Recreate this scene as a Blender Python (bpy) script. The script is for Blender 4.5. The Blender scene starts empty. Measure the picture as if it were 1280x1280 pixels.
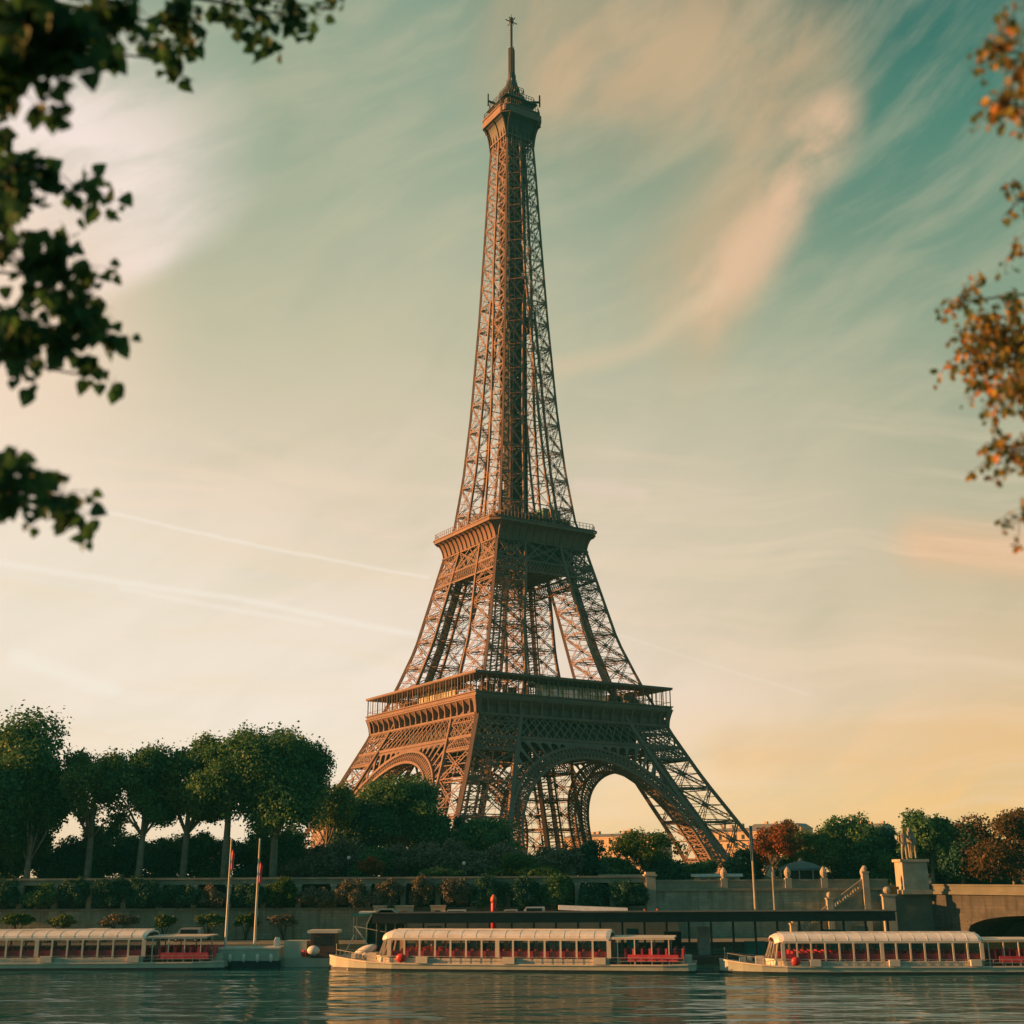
import bpy, math, random
from math import sin, cos, pi, radians, sqrt, atan2
from mathutils import Vector, Matrix
random.seed(11)
R = radians
scene = bpy.context.scene
C = scene.collection

# ------------------------------------------------------------------ camera
CZ = 9.2112
PITCH, PAN, ROLL, FPX, S = 0.2868, -0.0017, -0.0050, 1527.87, 1280.0
cam_data = bpy.data.cameras.new('camera')
cam = bpy.data.objects.new('camera', cam_data)
C.objects.link(cam)
cam.location = (0, 0, CZ)
cam.rotation_euler = (Matrix.Rotation(PAN, 4, 'Z').inverted() @ Matrix.Rotation(pi/2 + PITCH, 4, 'X') @ Matrix.Rotation(ROLL, 4, 'Z')).to_euler()
cam_data.sensor_width = 36
cam_data.lens = 36 * FPX / S
cam_data.clip_start = 0.3
cam_data.clip_end = 20000
cam_data.dof.use_dof = True
cam_data.dof.focus_distance = 330
cam_data.dof.aperture_fstop = 1.0
scene.camera = cam

def ray(px, py):
    """direction seen at a picture coordinate of the 1280 px photograph (used once, to survey where things stand)"""
    u, v = px - 640, py - 640
    c, s = cos(-ROLL), sin(-ROLL)
    u, v = c*u - s*v, s*u + c*v
    dx, dy, dz = u/FPX, 1.0, -v/FPX
    c, s = cos(PITCH), sin(PITCH)
    y, z = c*dy - s*dz, s*dy + c*dz
    c, s = cos(-PAN), sin(-PAN)
    return Vector((c*dx - s*y, s*dx + c*y, z))
def at(px, py, Y):
    d = ray(px, py); return Vector((0, 0, CZ)) + d * (Y / d.y)
def atz(px, py, Z):
    d = ray(px, py); return Vector((0, 0, CZ)) + d * ((Z - CZ) / d.z)
def azel(px, py):
    d = ray(px, py).normalized()
    return Vector((math.degrees(atan2(d.x, d.y)), math.degrees(math.asin(d.z)), 0))

# ------------------------------------------------------------------ view, world, sun
scene.view_settings.view_transform = 'Standard'
scene.view_settings.look = 'None'
scene.view_settings.exposure = 1.1
scene.view_settings.gamma = 1.0
SUN = Vector((-0.98, -0.035, 0.22)).normalized()
SUN_EL = math.asin(SUN.z)
SUN_ROT = atan2(SUN.x, SUN.y)

world = bpy.data.worlds.new('World')
scene.world = world
world.use_nodes = True
wt = world.node_tree
wt.nodes.clear()

class G:
    """tiny helper for building node graphs"""
    def __init__(s, nt): s.nt = nt
    def n(s, t, **k):
        nd = s.nt.nodes.new(t)
        for a, b in k.items(): setattr(nd, a, b)
        return nd
    def put(s, sock, v):
        if isinstance(v, bpy.types.NodeSocket): s.nt.links.new(v, sock)
        elif v is not None:
            if hasattr(sock.default_value, '__len__'):
                v = tuple(v)
                if len(sock.default_value) == 4 and len(v) == 3: v = v + (1,)
            sock.default_value = v
    def m(s, op, a, b=None, c=None, clamp=False):
        nd = s.n('ShaderNodeMath', operation=op); nd.use_clamp = clamp
        for i, v in enumerate((a, b, c)):
            if v is not None: s.put(nd.inputs[i], v)
        return nd.outputs[0]
    def v(s, op, a, b=None, scale=None):
        nd = s.n('ShaderNodeVectorMath', operation=op)
        s.put(nd.inputs[0], a)
        if b is not None: s.put(nd.inputs[1], b)
        if scale is not None: s.put(nd.inputs['Scale'], scale)
        return nd.outputs['Value'] if op in ('DOT_PRODUCT', 'LENGTH', 'DISTANCE') else nd.outputs['Vector']
    def mix(s, f, a, b, mode='MIX'):
        nd = s.n('ShaderNodeMix', data_type='RGBA', blend_type=mode)
        s.put(nd.inputs['Factor'], f); s.put(nd.inputs['A'], a); s.put(nd.inputs['B'], b)
        return nd.outputs['Result']
    def ss(s, x, a, b, lo=0.0, hi=1.0):
        nd = s.n('ShaderNodeMapRange', interpolation_type='SMOOTHSTEP')
        s.put(nd.inputs['Value'], x)
        nd.inputs['From Min'].default_value = a; nd.inputs['From Max'].default_value = b
        nd.inputs['To Min'].default_value = lo; nd.inputs['To Max'].default_value = hi
        return nd.outputs['Result']
    def ramp(s, x, stops, interp='LINEAR'):
        nd = s.n('ShaderNodeValToRGB'); cr = nd.color_ramp; cr.interpolation = interp
        while len(cr.elements) < len(stops): cr.elements.new(0.5)
        for e, (p, c) in zip(cr.elements, stops):
            e.position = p; e.color = tuple(c) + (1,) if len(c) == 3 else c
        s.put(nd.inputs[0], x)
        return nd.outputs[0]
    def noise(s, vec, scale, detail=3, rough=0.5, dist=0.0):
        nd = s.n('ShaderNodeTexNoise')
        if vec is not None: s.put(nd.inputs['Vector'], vec)
        nd.inputs['Scale'].default_value = scale; nd.inputs['Detail'].default_value = detail
        nd.inputs['Roughness'].default_value = rough; nd.inputs['Distortion'].default_value = dist
        return nd
def lin(c):
    f = lambda x: x/12.92 if x <= 0.04045 else ((x + 0.055)/1.055)**2.4
    return tuple(f(x/255) for x in c)

g = G(wt)
tc = g.n('ShaderNodeTexCoord').outputs['Generated']
sep = g.n('ShaderNodeSeparateXYZ'); wt.links.new(tc, sep.inputs[0])
az = g.m('DEGREES', g.m('ARCTAN2', sep.outputs[0], sep.outputs[1]))
el = g.m('DEGREES', g.m('ARCSINE', sep.outputs[2]))
comb = g.n('ShaderNodeCombineXYZ'); wt.links.new(az, comb.inputs[0]); wt.links.new(el, comb.inputs[1])
P0 = comb.outputs[0]
nz = g.noise(P0, 0.08, 2, 0.45)
warp = g.v('SCALE', g.v('SUBTRACT', nz.outputs['Color'], (0.5, 0.5, 0.5)), scale=4.5)
P = g.v('ADD', P0, warp)
P = g.v('MULTIPLY', P, (1, 1, 0))
elw = g.m('ADD', el, g.m('MULTIPLY', g.m('SUBTRACT', nz.outputs['Fac'], 0.5), 5.0))
E_ = g.m('DIVIDE', elw, 60.0, clamp=True)
L_stops = [(0, (252, 206, 146)), (.05, (254, 218, 176)), (.13, (252, 227, 211)), (.26, (236, 212, 190)), (.40, (200, 190, 163)), (.53, (164, 172, 147)), (.66, (140, 158, 136)), (.85, (70, 112, 104)), (1, (30, 62, 68))]
R_stops = [(0, (255, 182, 84)), (.05, (252, 192, 108)), (.13, (226, 190, 150)), (.26, (190, 178, 150)), (.40, (138, 156, 132)), (.53, (78, 126, 110)), (.66, (36, 96, 90)), (.85, (24, 72, 74)), (1, (18, 50, 58))]
sm = lambda st: [(p, lin(c)) for p, c in st]
colL = g.ramp(E_, sm(L_stops)); colR = g.ramp(E_, sm(R_stops))
azw = g.m('ADD', az, g.m('MULTIPLY', g.m('SUBTRACT', nz.outputs['Fac'], 0.5), 10.0))
azb = g.m('ADD', azw, g.m('MULTIPLY', el, 0.25))
base = g.mix(g.ss(azb, -2, 32), colL, colR)
def blob(segs, r0, r1, Pn=None):
    d = None
    Pn = Pn or P
    for (a, b) in segs:
        A = azel(*a); B = azel(*b); ab = B - A
        pa = g.v('SUBTRACT', Pn, A)
        t = g.m('DIVIDE', g.v('DOT_PRODUCT', pa, ab), ab.dot(ab), clamp=True)
        dd = g.v('LENGTH', g.v('SUBTRACT', pa, g.v('SCALE', tuple(ab), scale=t)))
        d = dd if d is None else g.m('MINIMUM', d, dd)
    return g.ss(d, r0, r1, 1.0, 0.0)
K = 0.0375
# streaky cloud texture
def streaks(angle, sx, sy, det=7, rg=0.62):
    mp = g.n('ShaderNodeMapping'); wt.links.new(P, mp.inputs['Vector'])
    mp.inputs['Rotation'].default_value = (0, 0, R(angle)); mp2 = g.n('ShaderNodeMapping'); wt.links.new(mp.outputs[0], mp2.inputs['Vector'])
    mp2.inputs['Scale'].default_value = (sx, sy, 1)
    return g.noise(mp2.outputs[0], 1.0, det, rg).outputs['Fac']
streak = streaks(-40, 0.13, 0.24, 6, 0.55)
wisp = streaks(-24, 0.10, 0.42, 7, 0.58)
flat = streaks(5, 0.05, 0.55, 6, 0.58)
sk = base
# broad veil over the middle of the sky
sk = g.mix(g.m('MULTIPLY', g.ss(wisp, 0.40, 0.68), 0.30), sk, lin((206, 192, 160)))
sk = g.mix(g.m('MULTIPLY', g.ss(streak, 0.50, 0.30), 0.08), sk, lin((112, 142, 124)))
def half(a, b, lo, hi, Pn=None):
    A = azel(*a); B = azel(*b); n = Vector((-(B - A).y, (B - A).x, 0)).normalized()
    return g.ss(g.v('DOT_PRODUCT', g.v('SUBTRACT', Pn or P, tuple(A)), tuple(n)), lo, hi)
# pale bank upper left with an edge running up to the right
m1 = g.m('MULTIPLY', half((180, 350), (380, 225), -0.4, 1.1), blob([((-200, 330), (30, 150)), ((30, 150), (150, 240))], 10*K, 250*K))
m1 = g.m('MULTIPLY', m1, g.ss(wisp, 0.3, 0.6, 0.6, 1.0))
sk = g.mix(g.m('MULTIPLY', m1, 0.9), sk, lin((252, 230, 222)))
m1b = blob([((-60, 520), (10, 420))], 20*K, 260*K, P0)
sk = g.mix(g.m('MULTIPLY', m1b, 0.7), sk, lin((253, 216, 190)))
# warm wisps upper right, crisp on their right hand side
edge = half((1130, 60), (960, 400), -3.0, 0.5)
edge = g.ss(edge, 1.0, 0.0)
m2 = blob([((700, 60), (960, 40)), ((930, 90), (1010, 190)), ((1000, 190), (900, 360))], 0*K, 190*K)
m2 = g.m('MULTIPLY', m2, g.ss(streak, 0.30, 0.62, 0.4, 0.95))
m2 = g.m('MULTIPLY', m2, edge)
sk = g.mix(g.m('MULTIPLY', m2, 0.8), sk, lin((214, 176, 136)))
m3 = blob([((1040, 130), (985, 260)), ((985, 260), (880, 375))], 0*K, 62*K)
m3 = g.m('MULTIPLY', m3, g.ss(streak, 0.36, 0.60, 0.1, 1.0))
sk = g.mix(g.m('MULTIPLY', m3, 0.8), sk, lin((232, 190, 156)))
m9 = blob([((900, 360), (800, 425)), ((800, 425), (700, 462))], 0*K, 22*K)
sk = g.mix(g.m('MULTIPLY', m9, 0.45), sk, lin((224, 196, 160)))
# low pink bands
m4 = blob([((-100, 600), (480, 655))], 4*K, 60*K)
sk = g.mix(g.m('MULTIPLY', m4, g.ss(flat, 0.35, 0.62, 0.1, 0.75)), sk, lin((248, 214, 190)))
m5 = blob([((1150, 690), (1500, 680))], 2*K, 62*K)
sk = g.mix(g.m('MULTIPLY', m5, g.ss(flat, 0.35, 0.6, 0.45, 0.95)), sk, lin((238, 188, 148)))
m6 = blob([((900, 925), (1500, 935))], 2*K, 46*K)
sk = g.mix(g.m('MULTIPLY', m6, g.ss(flat, 0.35, 0.6, 0.2, 0.7)), sk, lin((246, 192, 134)))
m7 = blob([((735, 600), (800, 618))], 1*K, 16*K)
sk = g.mix(g.m('MULTIPLY', m7, 0.5), sk, lin((236, 206, 190)))
m8 = blob([((-40, 740), (330, 940))], 30*K, 360*K, P0)
sk = g.mix(g.m('MULTIPLY', m8, 0.5), sk, lin((255, 240, 224)))
sk = g.mix(g.m('MULTIPLY', g.ss(flat, 0.46, 0.66), g.ss(el, 26, 12, 0, 0.35)), sk, lin((250, 218, 188)))
# contrails
fine = g.v('ADD', P0, g.v('SCALE', g.v('SUBTRACT', g.noise(P0, 1.2, 2).outputs['Color'], (0.5, 0.5, 0.5)), scale=0.16))
fine = g.v('MULTIPLY', fine, (1, 1, 0))
for segs, w, f in [([((110, 634), (535, 722))], 4, .42), ([((-20, 700), (300, 748)), ((300, 748), (520, 794))], 7, .5),
                   ([((150, 735), (400, 781))], 6, .4), ([((770, 792), (1010, 868))], 3, .14), ([((20, 822), (140, 862))], 16, .6)]:
    sk = g.mix(g.m('MULTIPLY', blob(segs, 0, w*K, fine), f), sk, lin((255, 240, 226)))
# away from the view: cool sky behind and above, warm towards the sun
back = g.ss(g.v('DOT_PRODUCT', tc, (0.5, -0.86, 0.35)), -0.30, 0.25)
sk = g.mix(g.m('MULTIPLY', back, 0.96), sk, lin((76, 124, 126)))
below = g.ss(el, -6, -0.5)
sk = g.mix(below, lin((34, 66, 64)), sk)
sky = g.n('ShaderNodeTexSky', sky_type='NISHITA')
sky.sun_disc = False; sky.sun_elevation = SUN_EL; sky.sun_rotation = SUN_ROT
sky.air_density = 1.5; sky.dust_density = 2.5; sky.ozone_density = 2.0
graded = g.v('SCALE', sk, scale=10.6/2**1.1)
tot = g.mix(0.02, graded, sky.outputs[0])
bg = g.n('ShaderNodeBackground'); wt.links.new(tot, bg.inputs[0]); bg.inputs[1].default_value = 0.1
wo = g.n('ShaderNodeOutputWorld'); wt.links.new(bg.outputs[0], wo.inputs[0])
world.cycles.sampling_method = 'MANUAL'; world.cycles.sample_map_resolution = 512

sd = bpy.data.lights.new('sun', 'SUN'); sd.energy = 5.0; sd.angle = R(0.5); sd.color = (1.0, 0.40, 0.12)
so = bpy.data.objects.new('sun', sd); C.objects.link(so)
so.rotation_euler = SUN.to_track_quat('Z', 'Y').to_euler()
scene.cycles.max_bounces = 6; scene.cycles.transparent_max_bounces = 8

# ------------------------------------------------------------------ materials
def mat(name, c1, c2=None, rough=0.7, scale=1.0, bump=0.0, bscale=None, metal=0.0, spec=0.5, coords='Object', stretch=None, c3=None):
    m = bpy.data.materials.new(name); m.use_nodes = True
    nt = m.node_tree; b = nt.nodes['Principled BSDF']; q = G(nt)
    b.inputs['Roughness'].default_value = rough; b.inputs['Metallic'].default_value = metal
    b.inputs['Specular IOR Level'].default_value = spec
    co = q.n('ShaderNodeTexCoord').outputs[coords]
    if stretch:
        mp = q.n('ShaderNodeMapping'); mp.inputs['Scale'].default_value = stretch; nt.links.new(co, mp.inputs[0]); co = mp.outputs[0]
    if c2 is None: b.inputs['Base Color'].default_value = tuple(c1) + (1,)
    else:
        nn = q.noise(co, scale, 5, 0.6)
        col = q.mix(q.ss(nn.outputs['Fac'], 0.32, 0.68), c1, c2)
        if c3 is not None:
            n3 = q.noise(co, scale*4.3, 4, 0.6)
            col = q.mix(q.ss(n3.outputs['Fac'], 0.55, 0.75), col, c3)
        nt.links.new(col, b.inputs['Base Color'])
    if bump:
        bn = q.n('ShaderNodeBump'); bn.inputs['Strength'].default_value = bump
        nb = q.noise(co, bscale or scale*6, 4, 0.6); nt.links.new(nb.outputs['Fac'], bn.inputs['Height'])
        nt.links.new(bn.outputs[0], b.inputs['Normal'])
    return m
def leafmat(name, cols, trans=0.35, rough=0.55, tint=(0.10, 0.19, 0.03)):
    m = bpy.data.materials.new(name); m.use_nodes = True
    nt = m.node_tree; nt.nodes.clear(); q = G(nt)
    rnd = q.n('ShaderNodeNewGeometry').outputs['Random Per Island']
    st = [(i/(len(cols)-1), c) for i, c in enumerate(cols)]
    co = q.n('ShaderNodeTexCoord').outputs['Object']
    big = q.noise(co, 0.22, 2).outputs['Fac']
    x = q.m('ADD', q.m('MULTIPLY', rnd, 0.7), q.m('MULTIPLY', q.m('SUBTRACT', big, 0.35), 0.7), clamp=True)
    col = q.ramp(x, st)
    d = q.n('ShaderNodeBsdfPrincipled'); d.inputs['Roughness'].default_value = rough; d.inputs['Specular IOR Level'].default_value = 0.25
    nt.links.new(col, d.inputs['Base Color'])
    t = q.n('ShaderNodeBsdfTranslucent'); nt.links.new(q.mix(0.3, col, tint), t.inputs[0])
    mx = q.n('ShaderNodeMixShader'); mx.inputs[0].default_value = trans
    nt.links.new(d.outputs[0], mx.inputs[1]); nt.links.new(t.outputs[0], mx.inputs[2])
    o = q.n('ShaderNodeOutputMaterial'); nt.links.new(mx.outputs[0], o.inputs[0])
    return m
M = {}
M['iron'] = mat('iron', (0.245, 0.15, 0.11), (0.18, 0.118, 0.092), 0.6, 0.12, spec=0.3, c3=(0.135, 0.098, 0.08))
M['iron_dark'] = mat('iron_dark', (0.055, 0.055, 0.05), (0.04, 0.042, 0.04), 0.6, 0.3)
M['iron_roof'] = mat('iron_roof', (0.16, 0.15, 0.12), (0.12, 0.11, 0.09), 0.5, 0.3)
M['sky_glass'] = mat('sky_glass', (0.80, 0.82, 0.58), None, 0.25); M['sky_glass'].node_tree.nodes['Principled BSDF'].inputs['Alpha'].default_value = 0.72  # pane colour paled to stand in for sky seen through the glass
M['stone'] = mat('stone', (0.34, 0.31, 0.23), (0.22, 0.21, 0.16), 0.85, 0.35, 0.3, 2.0, c3=(0.15, 0.15, 0.12))
M['stone_pale'] = mat('stone_pale', (0.46, 0.42, 0.32), (0.34, 0.31, 0.24), 0.85, 0.5, 0.2, 3.0)
M['quay'] = mat('quay', (0.20, 0.20, 0.16), (0.13, 0.14, 0.11), 0.9, 0.25, 0.2, 2.0)
M['pale_paint'] = mat('pale_paint', (0.72, 0.66, 0.54), (0.60, 0.55, 0.45), 0.4, 0.4)
M['roof_white'] = mat('roof_white', (0.86, 0.82, 0.76), (0.70, 0.66, 0.60), 0.35, 0.5, c3=(0.62, 0.57, 0.50))
M['hull'] = mat('hull', (0.48, 0.52, 0.42), (0.38, 0.42, 0.34), 0.45, 0.4)
M['hull_dark'] = mat('hull_dark', (0.02, 0.035, 0.04), (0.012, 0.02, 0.025), 0.4, 0.5)
M['deck'] = mat('deck', (0.30, 0.28, 0.22), (0.22, 0.20, 0.16), 0.7, 0.6)
M['seat_red'] = mat('seat_red', (0.66, 0.06, 0.09), (0.5, 0.04, 0.07), 0.55, 0.8)
M['red'] = mat('red', (0.60, 0.04, 0.03), (0.5, 0.03, 0.03), 0.4, 1.0)
M['orange'] = mat('orange', (0.75, 0.16, 0.04), (0.6, 0.12, 0.04), 0.5, 1.0)
M['white'] = mat('white', (0.78, 0.76, 0.68), (0.66, 0.64, 0.58), 0.45, 0.8)
M['teal'] = mat('teal', (0.05, 0.24, 0.20), (0.03, 0.16, 0.15), 0.5, 0.8)
M['blue'] = mat('blue', (0.04, 0.13, 0.20), (0.03, 0.10, 0.16), 0.5, 0.8)
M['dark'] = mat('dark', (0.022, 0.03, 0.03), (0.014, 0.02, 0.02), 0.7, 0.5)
M['metal'] = mat('metal', (0.42, 0.42, 0.38), (0.32, 0.32, 0.3), 0.45, 0.6)
M['tyre'] = mat('tyre', (0.02, 0.02, 0.02), None, 0.9)
M['canvas'] = mat('canvas', (0.10, 0.13, 0.13), (0.07, 0.1, 0.1), 0.7, 0.6)
M['bark'] = mat('bark', (0.30, 0.27, 0.20), (0.18, 0.16, 0.12), 0.9, 0.9, 0.4, 6)
M['bark_dark'] = mat('bark_dark', (0.05, 0.04, 0.03), (0.03, 0.025, 0.02), 0.9, 2, 0.3, 9)
M['asphalt'] = mat('asphalt', (0.055, 0.055, 0.05), (0.045, 0.045, 0.04), 0.9, 0.3)
M['grass'] = mat('grass', (0.06, 0.08, 0.03), (0.09, 0.085, 0.04), 0.95, 0.05)
M['facade'] = mat('facade', (0.58, 0.44, 0.30), (0.46, 0.35, 0.24), 0.85, 0.05)
M['zinc'] = mat('zinc', (0.16, 0.17, 0.18), (0.12, 0.13, 0.14), 0.5, 0.1)
gm = bpy.data.materials.new('glass'); gm.use_nodes = True
_b = gm.node_tree.nodes['Principled BSDF']
_b.inputs['Base Color'].default_value = (0.05, 0.09, 0.09, 1); _b.inputs['Roughness'].default_value = 0.08
_b.inputs['Alpha'].default_value = 0.16
M['glass'] = gm
gd = bpy.data.materials.new('window_dark'); gd.use_nodes = True
_b = gd.node_tree.nodes['Principled BSDF']; _b.inputs['Base Color'].default_value = (0.03, 0.04, 0.045, 1); _b.inputs['Roughness'].default_value = 0.12
M['pane'] = gd
M['leaf_green'] = leafmat('leaf_green', [(0.04, 0.13, 0.065), (0.075, 0.20, 0.075), (0.17, 0.23, 0.055)])
M['leaf_olive'] = leafmat('leaf_olive', [(0.06, 0.15, 0.065), (0.14, 0.21, 0.06), (0.28, 0.22, 0.06)])
M['leaf_dark'] = leafmat('leaf_dark', [(0.018, 0.085, 0.068), (0.032, 0.11, 0.072), (0.055, 0.13, 0.06)], 0.2)
M['leaf_plum'] = leafmat('leaf_plum', [(0.11, 0.12, 0.09), (0.20, 0.15, 0.11), (0.11, 0.17, 0.08)], 0.2)
M['leaf_bright'] = leafmat('leaf_bright', [(0.03, 0.08, 0.02), (0.05, 0.12, 0.02), (0.08, 0.14, 0.03)])
M['leaf_orange'] = leafmat('leaf_orange', [(0.20, 0.05, 0.02), (0.34, 0.09, 0.02), (0.20, 0.12, 0.03)])
M['leaf_brown'] = leafmat('leaf_brown', [(0.05, 0.05, 0.02), (0.14, 0.075, 0.03), (0.07, 0.07, 0.03)])
M['leaf_near'] = leafmat('leaf_near', [(0.012, 0.070, 0.050), (0.025, 0.11, 0.05), (0.045, 0.14, 0.045), (0.10, 0.17, 0.04)], 0.5)
M['leaf_autumn'] = leafmat('leaf_autumn', [(0.03, 0.12, 0.08), (0.16, 0.22, 0.06), (0.70, 0.42, 0.06), (0.06, 0.14, 0.08), (0.16, 0.20, 0.06), (0.75, 0.34, 0.10), (0.05, 0.12, 0.08), (0.60, 0.45, 0.08), (0.20, 0.14, 0.08)], 0.45)
# ashlar masonry
def ashlar(name, c1, c2, cm, bw, bh):
    m = bpy.data.materials.new(name); m.use_nodes = True; nt = m.node_tree; q = G(nt); b = nt.nodes['Principled BSDF']
    co = q.n('ShaderNodeTexCoord').outputs['Object']
    s = q.n('ShaderNodeSeparateXYZ'); nt.links.new(co, s.inputs[0])
    cb = q.n('ShaderNodeCombineXYZ')
    nt.links.new(q.m('ADD', s.outputs[0], s.outputs[1]), cb.inputs[0]); nt.links.new(s.outputs[2], cb.inputs[1])
    br = q.n('ShaderNodeTexBrick'); nt.links.new(cb.outputs[0], br.inputs['Vector'])
    br.inputs['Color1'].default_value = tuple(c1) + (1,); br.inputs['Color2'].default_value = tuple(c2) + (1,); br.inputs['Mortar'].default_value = tuple(cm) + (1,)
    br.inputs['Scale'].default_value = 1; br.inputs['Brick Width'].default_value = bw; br.inputs['Row Height'].default_value = bh; br.inputs['Mortar Size'].default_value = 0.03
    st = q.noise(co, 0.3, 5, 0.65).outputs['Fac']
    mp = q.n('ShaderNodeMapping'); mp.inputs['Scale'].default_value = (1.2, 1.2, 0.12); nt.links.new(co, mp.inputs[0])
    drip = q.noise(mp.outputs[0], 1.0, 4, 0.6).outputs['Fac']
    col = q.mix(q.ss(st, 0.35, 0.65, 0, 0.85), br.outputs['Color'], cm)
    col = q.mix(q.ss(drip, 0.45, 0.7, 0, 0.8), col, tuple(0.45*x for x in c2))
    nt.links.new(col, b.inputs['Base Color']); b.inputs['Roughness'].default_value = 0.9
    bn = q.n('ShaderNodeBump'); bn.inputs['Strength'].default_value = 0.4; nt.links.new(br.outputs['Fac'], bn.inputs['Height']); bn.invert = True
    nt.links.new(bn.outputs[0], b.inputs['Normal'])
    return m
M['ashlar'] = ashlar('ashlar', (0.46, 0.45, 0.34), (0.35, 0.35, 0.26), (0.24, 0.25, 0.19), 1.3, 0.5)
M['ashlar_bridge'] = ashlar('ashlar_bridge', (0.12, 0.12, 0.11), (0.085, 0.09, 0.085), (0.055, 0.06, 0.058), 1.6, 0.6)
# water
wm = bpy.data.materials.new('water'); wm.use_nodes = True; nt = wm.node_tree; q = G(nt); b = nt.nodes['Principled BSDF']
b.inputs['Base Color'].default_value = (0.012, 0.085, 0.085, 1); b.inputs['Roughness'].default_value = 0.11; b.inputs['IOR'].default_value = 1.33
co = q.n('ShaderNodeTexCoord').outputs['Object']
def wv(sc, st, det):
    mp = q.n('ShaderNodeMapping'); mp.inputs['Scale'].default_value = st; nt.links.new(co, mp.inputs[0])
    return q.noise(mp.outputs[0], sc, det, 0.55).outputs['Fac']
h = q.m('ADD', q.m('MULTIPLY', wv(0.10, (0.45, 1.15, 1), 3), 6.0), q.m('MULTIPLY', wv(0.6, (0.3, 1.6, 1), 3), 0.16))
bn = q.n('ShaderNodeBump'); bn.inputs['Strength'].default_value = 0.9; bn.inputs['Distance'].default_value = 0.35
nt.links.new(h, bn.inputs['Height']); nt.links.new(bn.outputs[0], b.inputs['Normal'])
M['water'] = wm

# ------------------------------------------------------------------ mesh helpers
class MB:
    def __init__(s): s.v = []; s.f = []
    def add(s, vs, fs):
        n = len(s.v); s.v.extend([tuple(p) for p in vs]); s.f.extend([tuple(n + i for i in q) for q in fs]); return s
    def beam(s, a, b, w, h=None, up=(0, 0, 1), caps=True):
        h = h or w
        a = Vector(a); b = Vector(b); d = b - a
        if d.length < 1e-5: return s
        d.normalize(); up = Vector(up)
        if abs(d.dot(up.normalized())) > 0.98: up = Vector((1, 0, 0)) if abs(d.x) < 0.9 else Vector((0, 1, 0))
        x = d.cross(up).normalized(); y = x.cross(d)
        x = x*(w/2); y = y*(h/2)
        vs = [a-x-y, a+x-y, a+x+y, a-x+y, b-x-y, b+x-y, b+x+y, b-x+y]
        fs = [(0, 1, 5, 4), (1, 2, 6, 5), (2, 3, 7, 6), (3, 0, 4, 7)]
        if caps: fs += [(3, 2, 1, 0), (4, 5, 6, 7)]
        return s.add(vs, fs)
    def box(s, x0, x1, y0, y1, z0, z1):
        vs = [(x0, y0, z0), (x1, y0, z0), (x1, y1, z0), (x0, y1, z0), (x0, y0, z1), (x1, y0, z1), (x1, y1, z1), (x0, y1, z1)]
        return s.add(vs, [(0, 1, 5, 4), (1, 2, 6, 5), (2, 3, 7, 6), (3, 0, 4, 7), (3, 2, 1, 0), (4, 5, 6, 7)])
    def prism(s, pts, z0, z1, taper=1.0, c=(0, 0)):
        n = len(pts)
        vs = [(x, y, z0) for x, y in pts] + [(c[0] + (x-c[0])*taper, c[1] + (y-c[1])*taper, z1) for x, y in pts]
        return s.add(vs, [(i, (i+1) % n, n+(i+1) % n, n+i) for i in range(n)] + [tuple(range(n))[::-1], tuple(range(n, 2*n))])
    def tube(s, pts, rad, n=8):
        pts = [Vector(p) for p in pts]; m0 = len(s.v)
        for i, p in enumerate(pts):
            d = (pts[min(i+1, len(pts)-1)] - pts[max(i-1, 0)]).normalized()
            up = Vector((0, 0, 1)) if abs(d.z) < 0.95 else Vector((1, 0, 0))
            x = d.cross(up).normalized(); y = x.cross(d); r = rad[i] if hasattr(rad, '__len__') else rad
            for k in range(n):
                a = 2*pi*k/n; s.v.append(tuple(p + x*(r*cos(a)) + y*(r*sin(a))))
        for i in range(len(pts)-1):
            for k in range(n):
                s.f.append((m0+i*n+k, m0+i*n+(k+1) % n, m0+(i+1)*n+(k+1) % n, m0+(i+1)*n+k))
        s.f.append(tuple(m0+k for k in range(n))[::-1]); s.f.append(tuple(m0+(len(pts)-1)*n+k for k in range(n)))
        return s
    def lathe(s, prof, c=(0, 0, 0), n=16):
        m0 = len(s.v)
        for r, z in prof:
            for k in range(n):
                a = 2*pi*k/n; s.v.append((c[0]+r*cos(a), c[1]+r*sin(a), c[2]+z))
        for i in range(len(prof)-1):
            for k in range(n):
                s.f.append((m0+i*n+k, m0+i*n+(k+1) % n, m0+(i+1)*n+(k+1) % n, m0+(i+1)*n+k))
        s.f.append(tuple(m0+k for k in range(n))[::-1]); s.f.append(tuple(m0+(len(prof)-1)*n+k for k in range(n)))
        return s
    def ball(s, c, rx, ry, rz, n=10, m=7):
        prof = [(sin(pi*(i+.15)/(m+.3)), -cos(pi*(i+.15)/(m+.3))) for i in range(m+1)]
        m0 = len(s.v); s.lathe(prof, (0, 0, 0), n)
        for i in range(m0, len(s.v)):
            x, y, z = s.v[i]; s.v[i] = (c[0]+x*rx, c[1]+y*ry, c[2]+z*rz)
        return s
    def build(s, name, m, parent=None, smooth=False, loc=None, rz=None):
        me = bpy.data.meshes.new(name); me.from_pydata(s.v, [], s.f); me.update()
        if smooth: me.polygons.foreach_set('use_smooth', [True]*len(me.polygons))
        o = bpy.data.objects.new(name, me); C.objects.link(o)
        me.materials.append(M[m] if isinstance(m, str) else m)
        if parent: o.parent = parent
        if loc is not None: o.location = loc
        if rz is not None: o.rotation_euler = (0, 0, rz)
        return o
def tag(o, label=None, cat=None, group=None, kind=None):
    if label: o['label'] = label
    if cat: o['category'] = cat
    if group: o['group'] = group
    if kind: o['kind'] = kind
    return o
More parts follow.
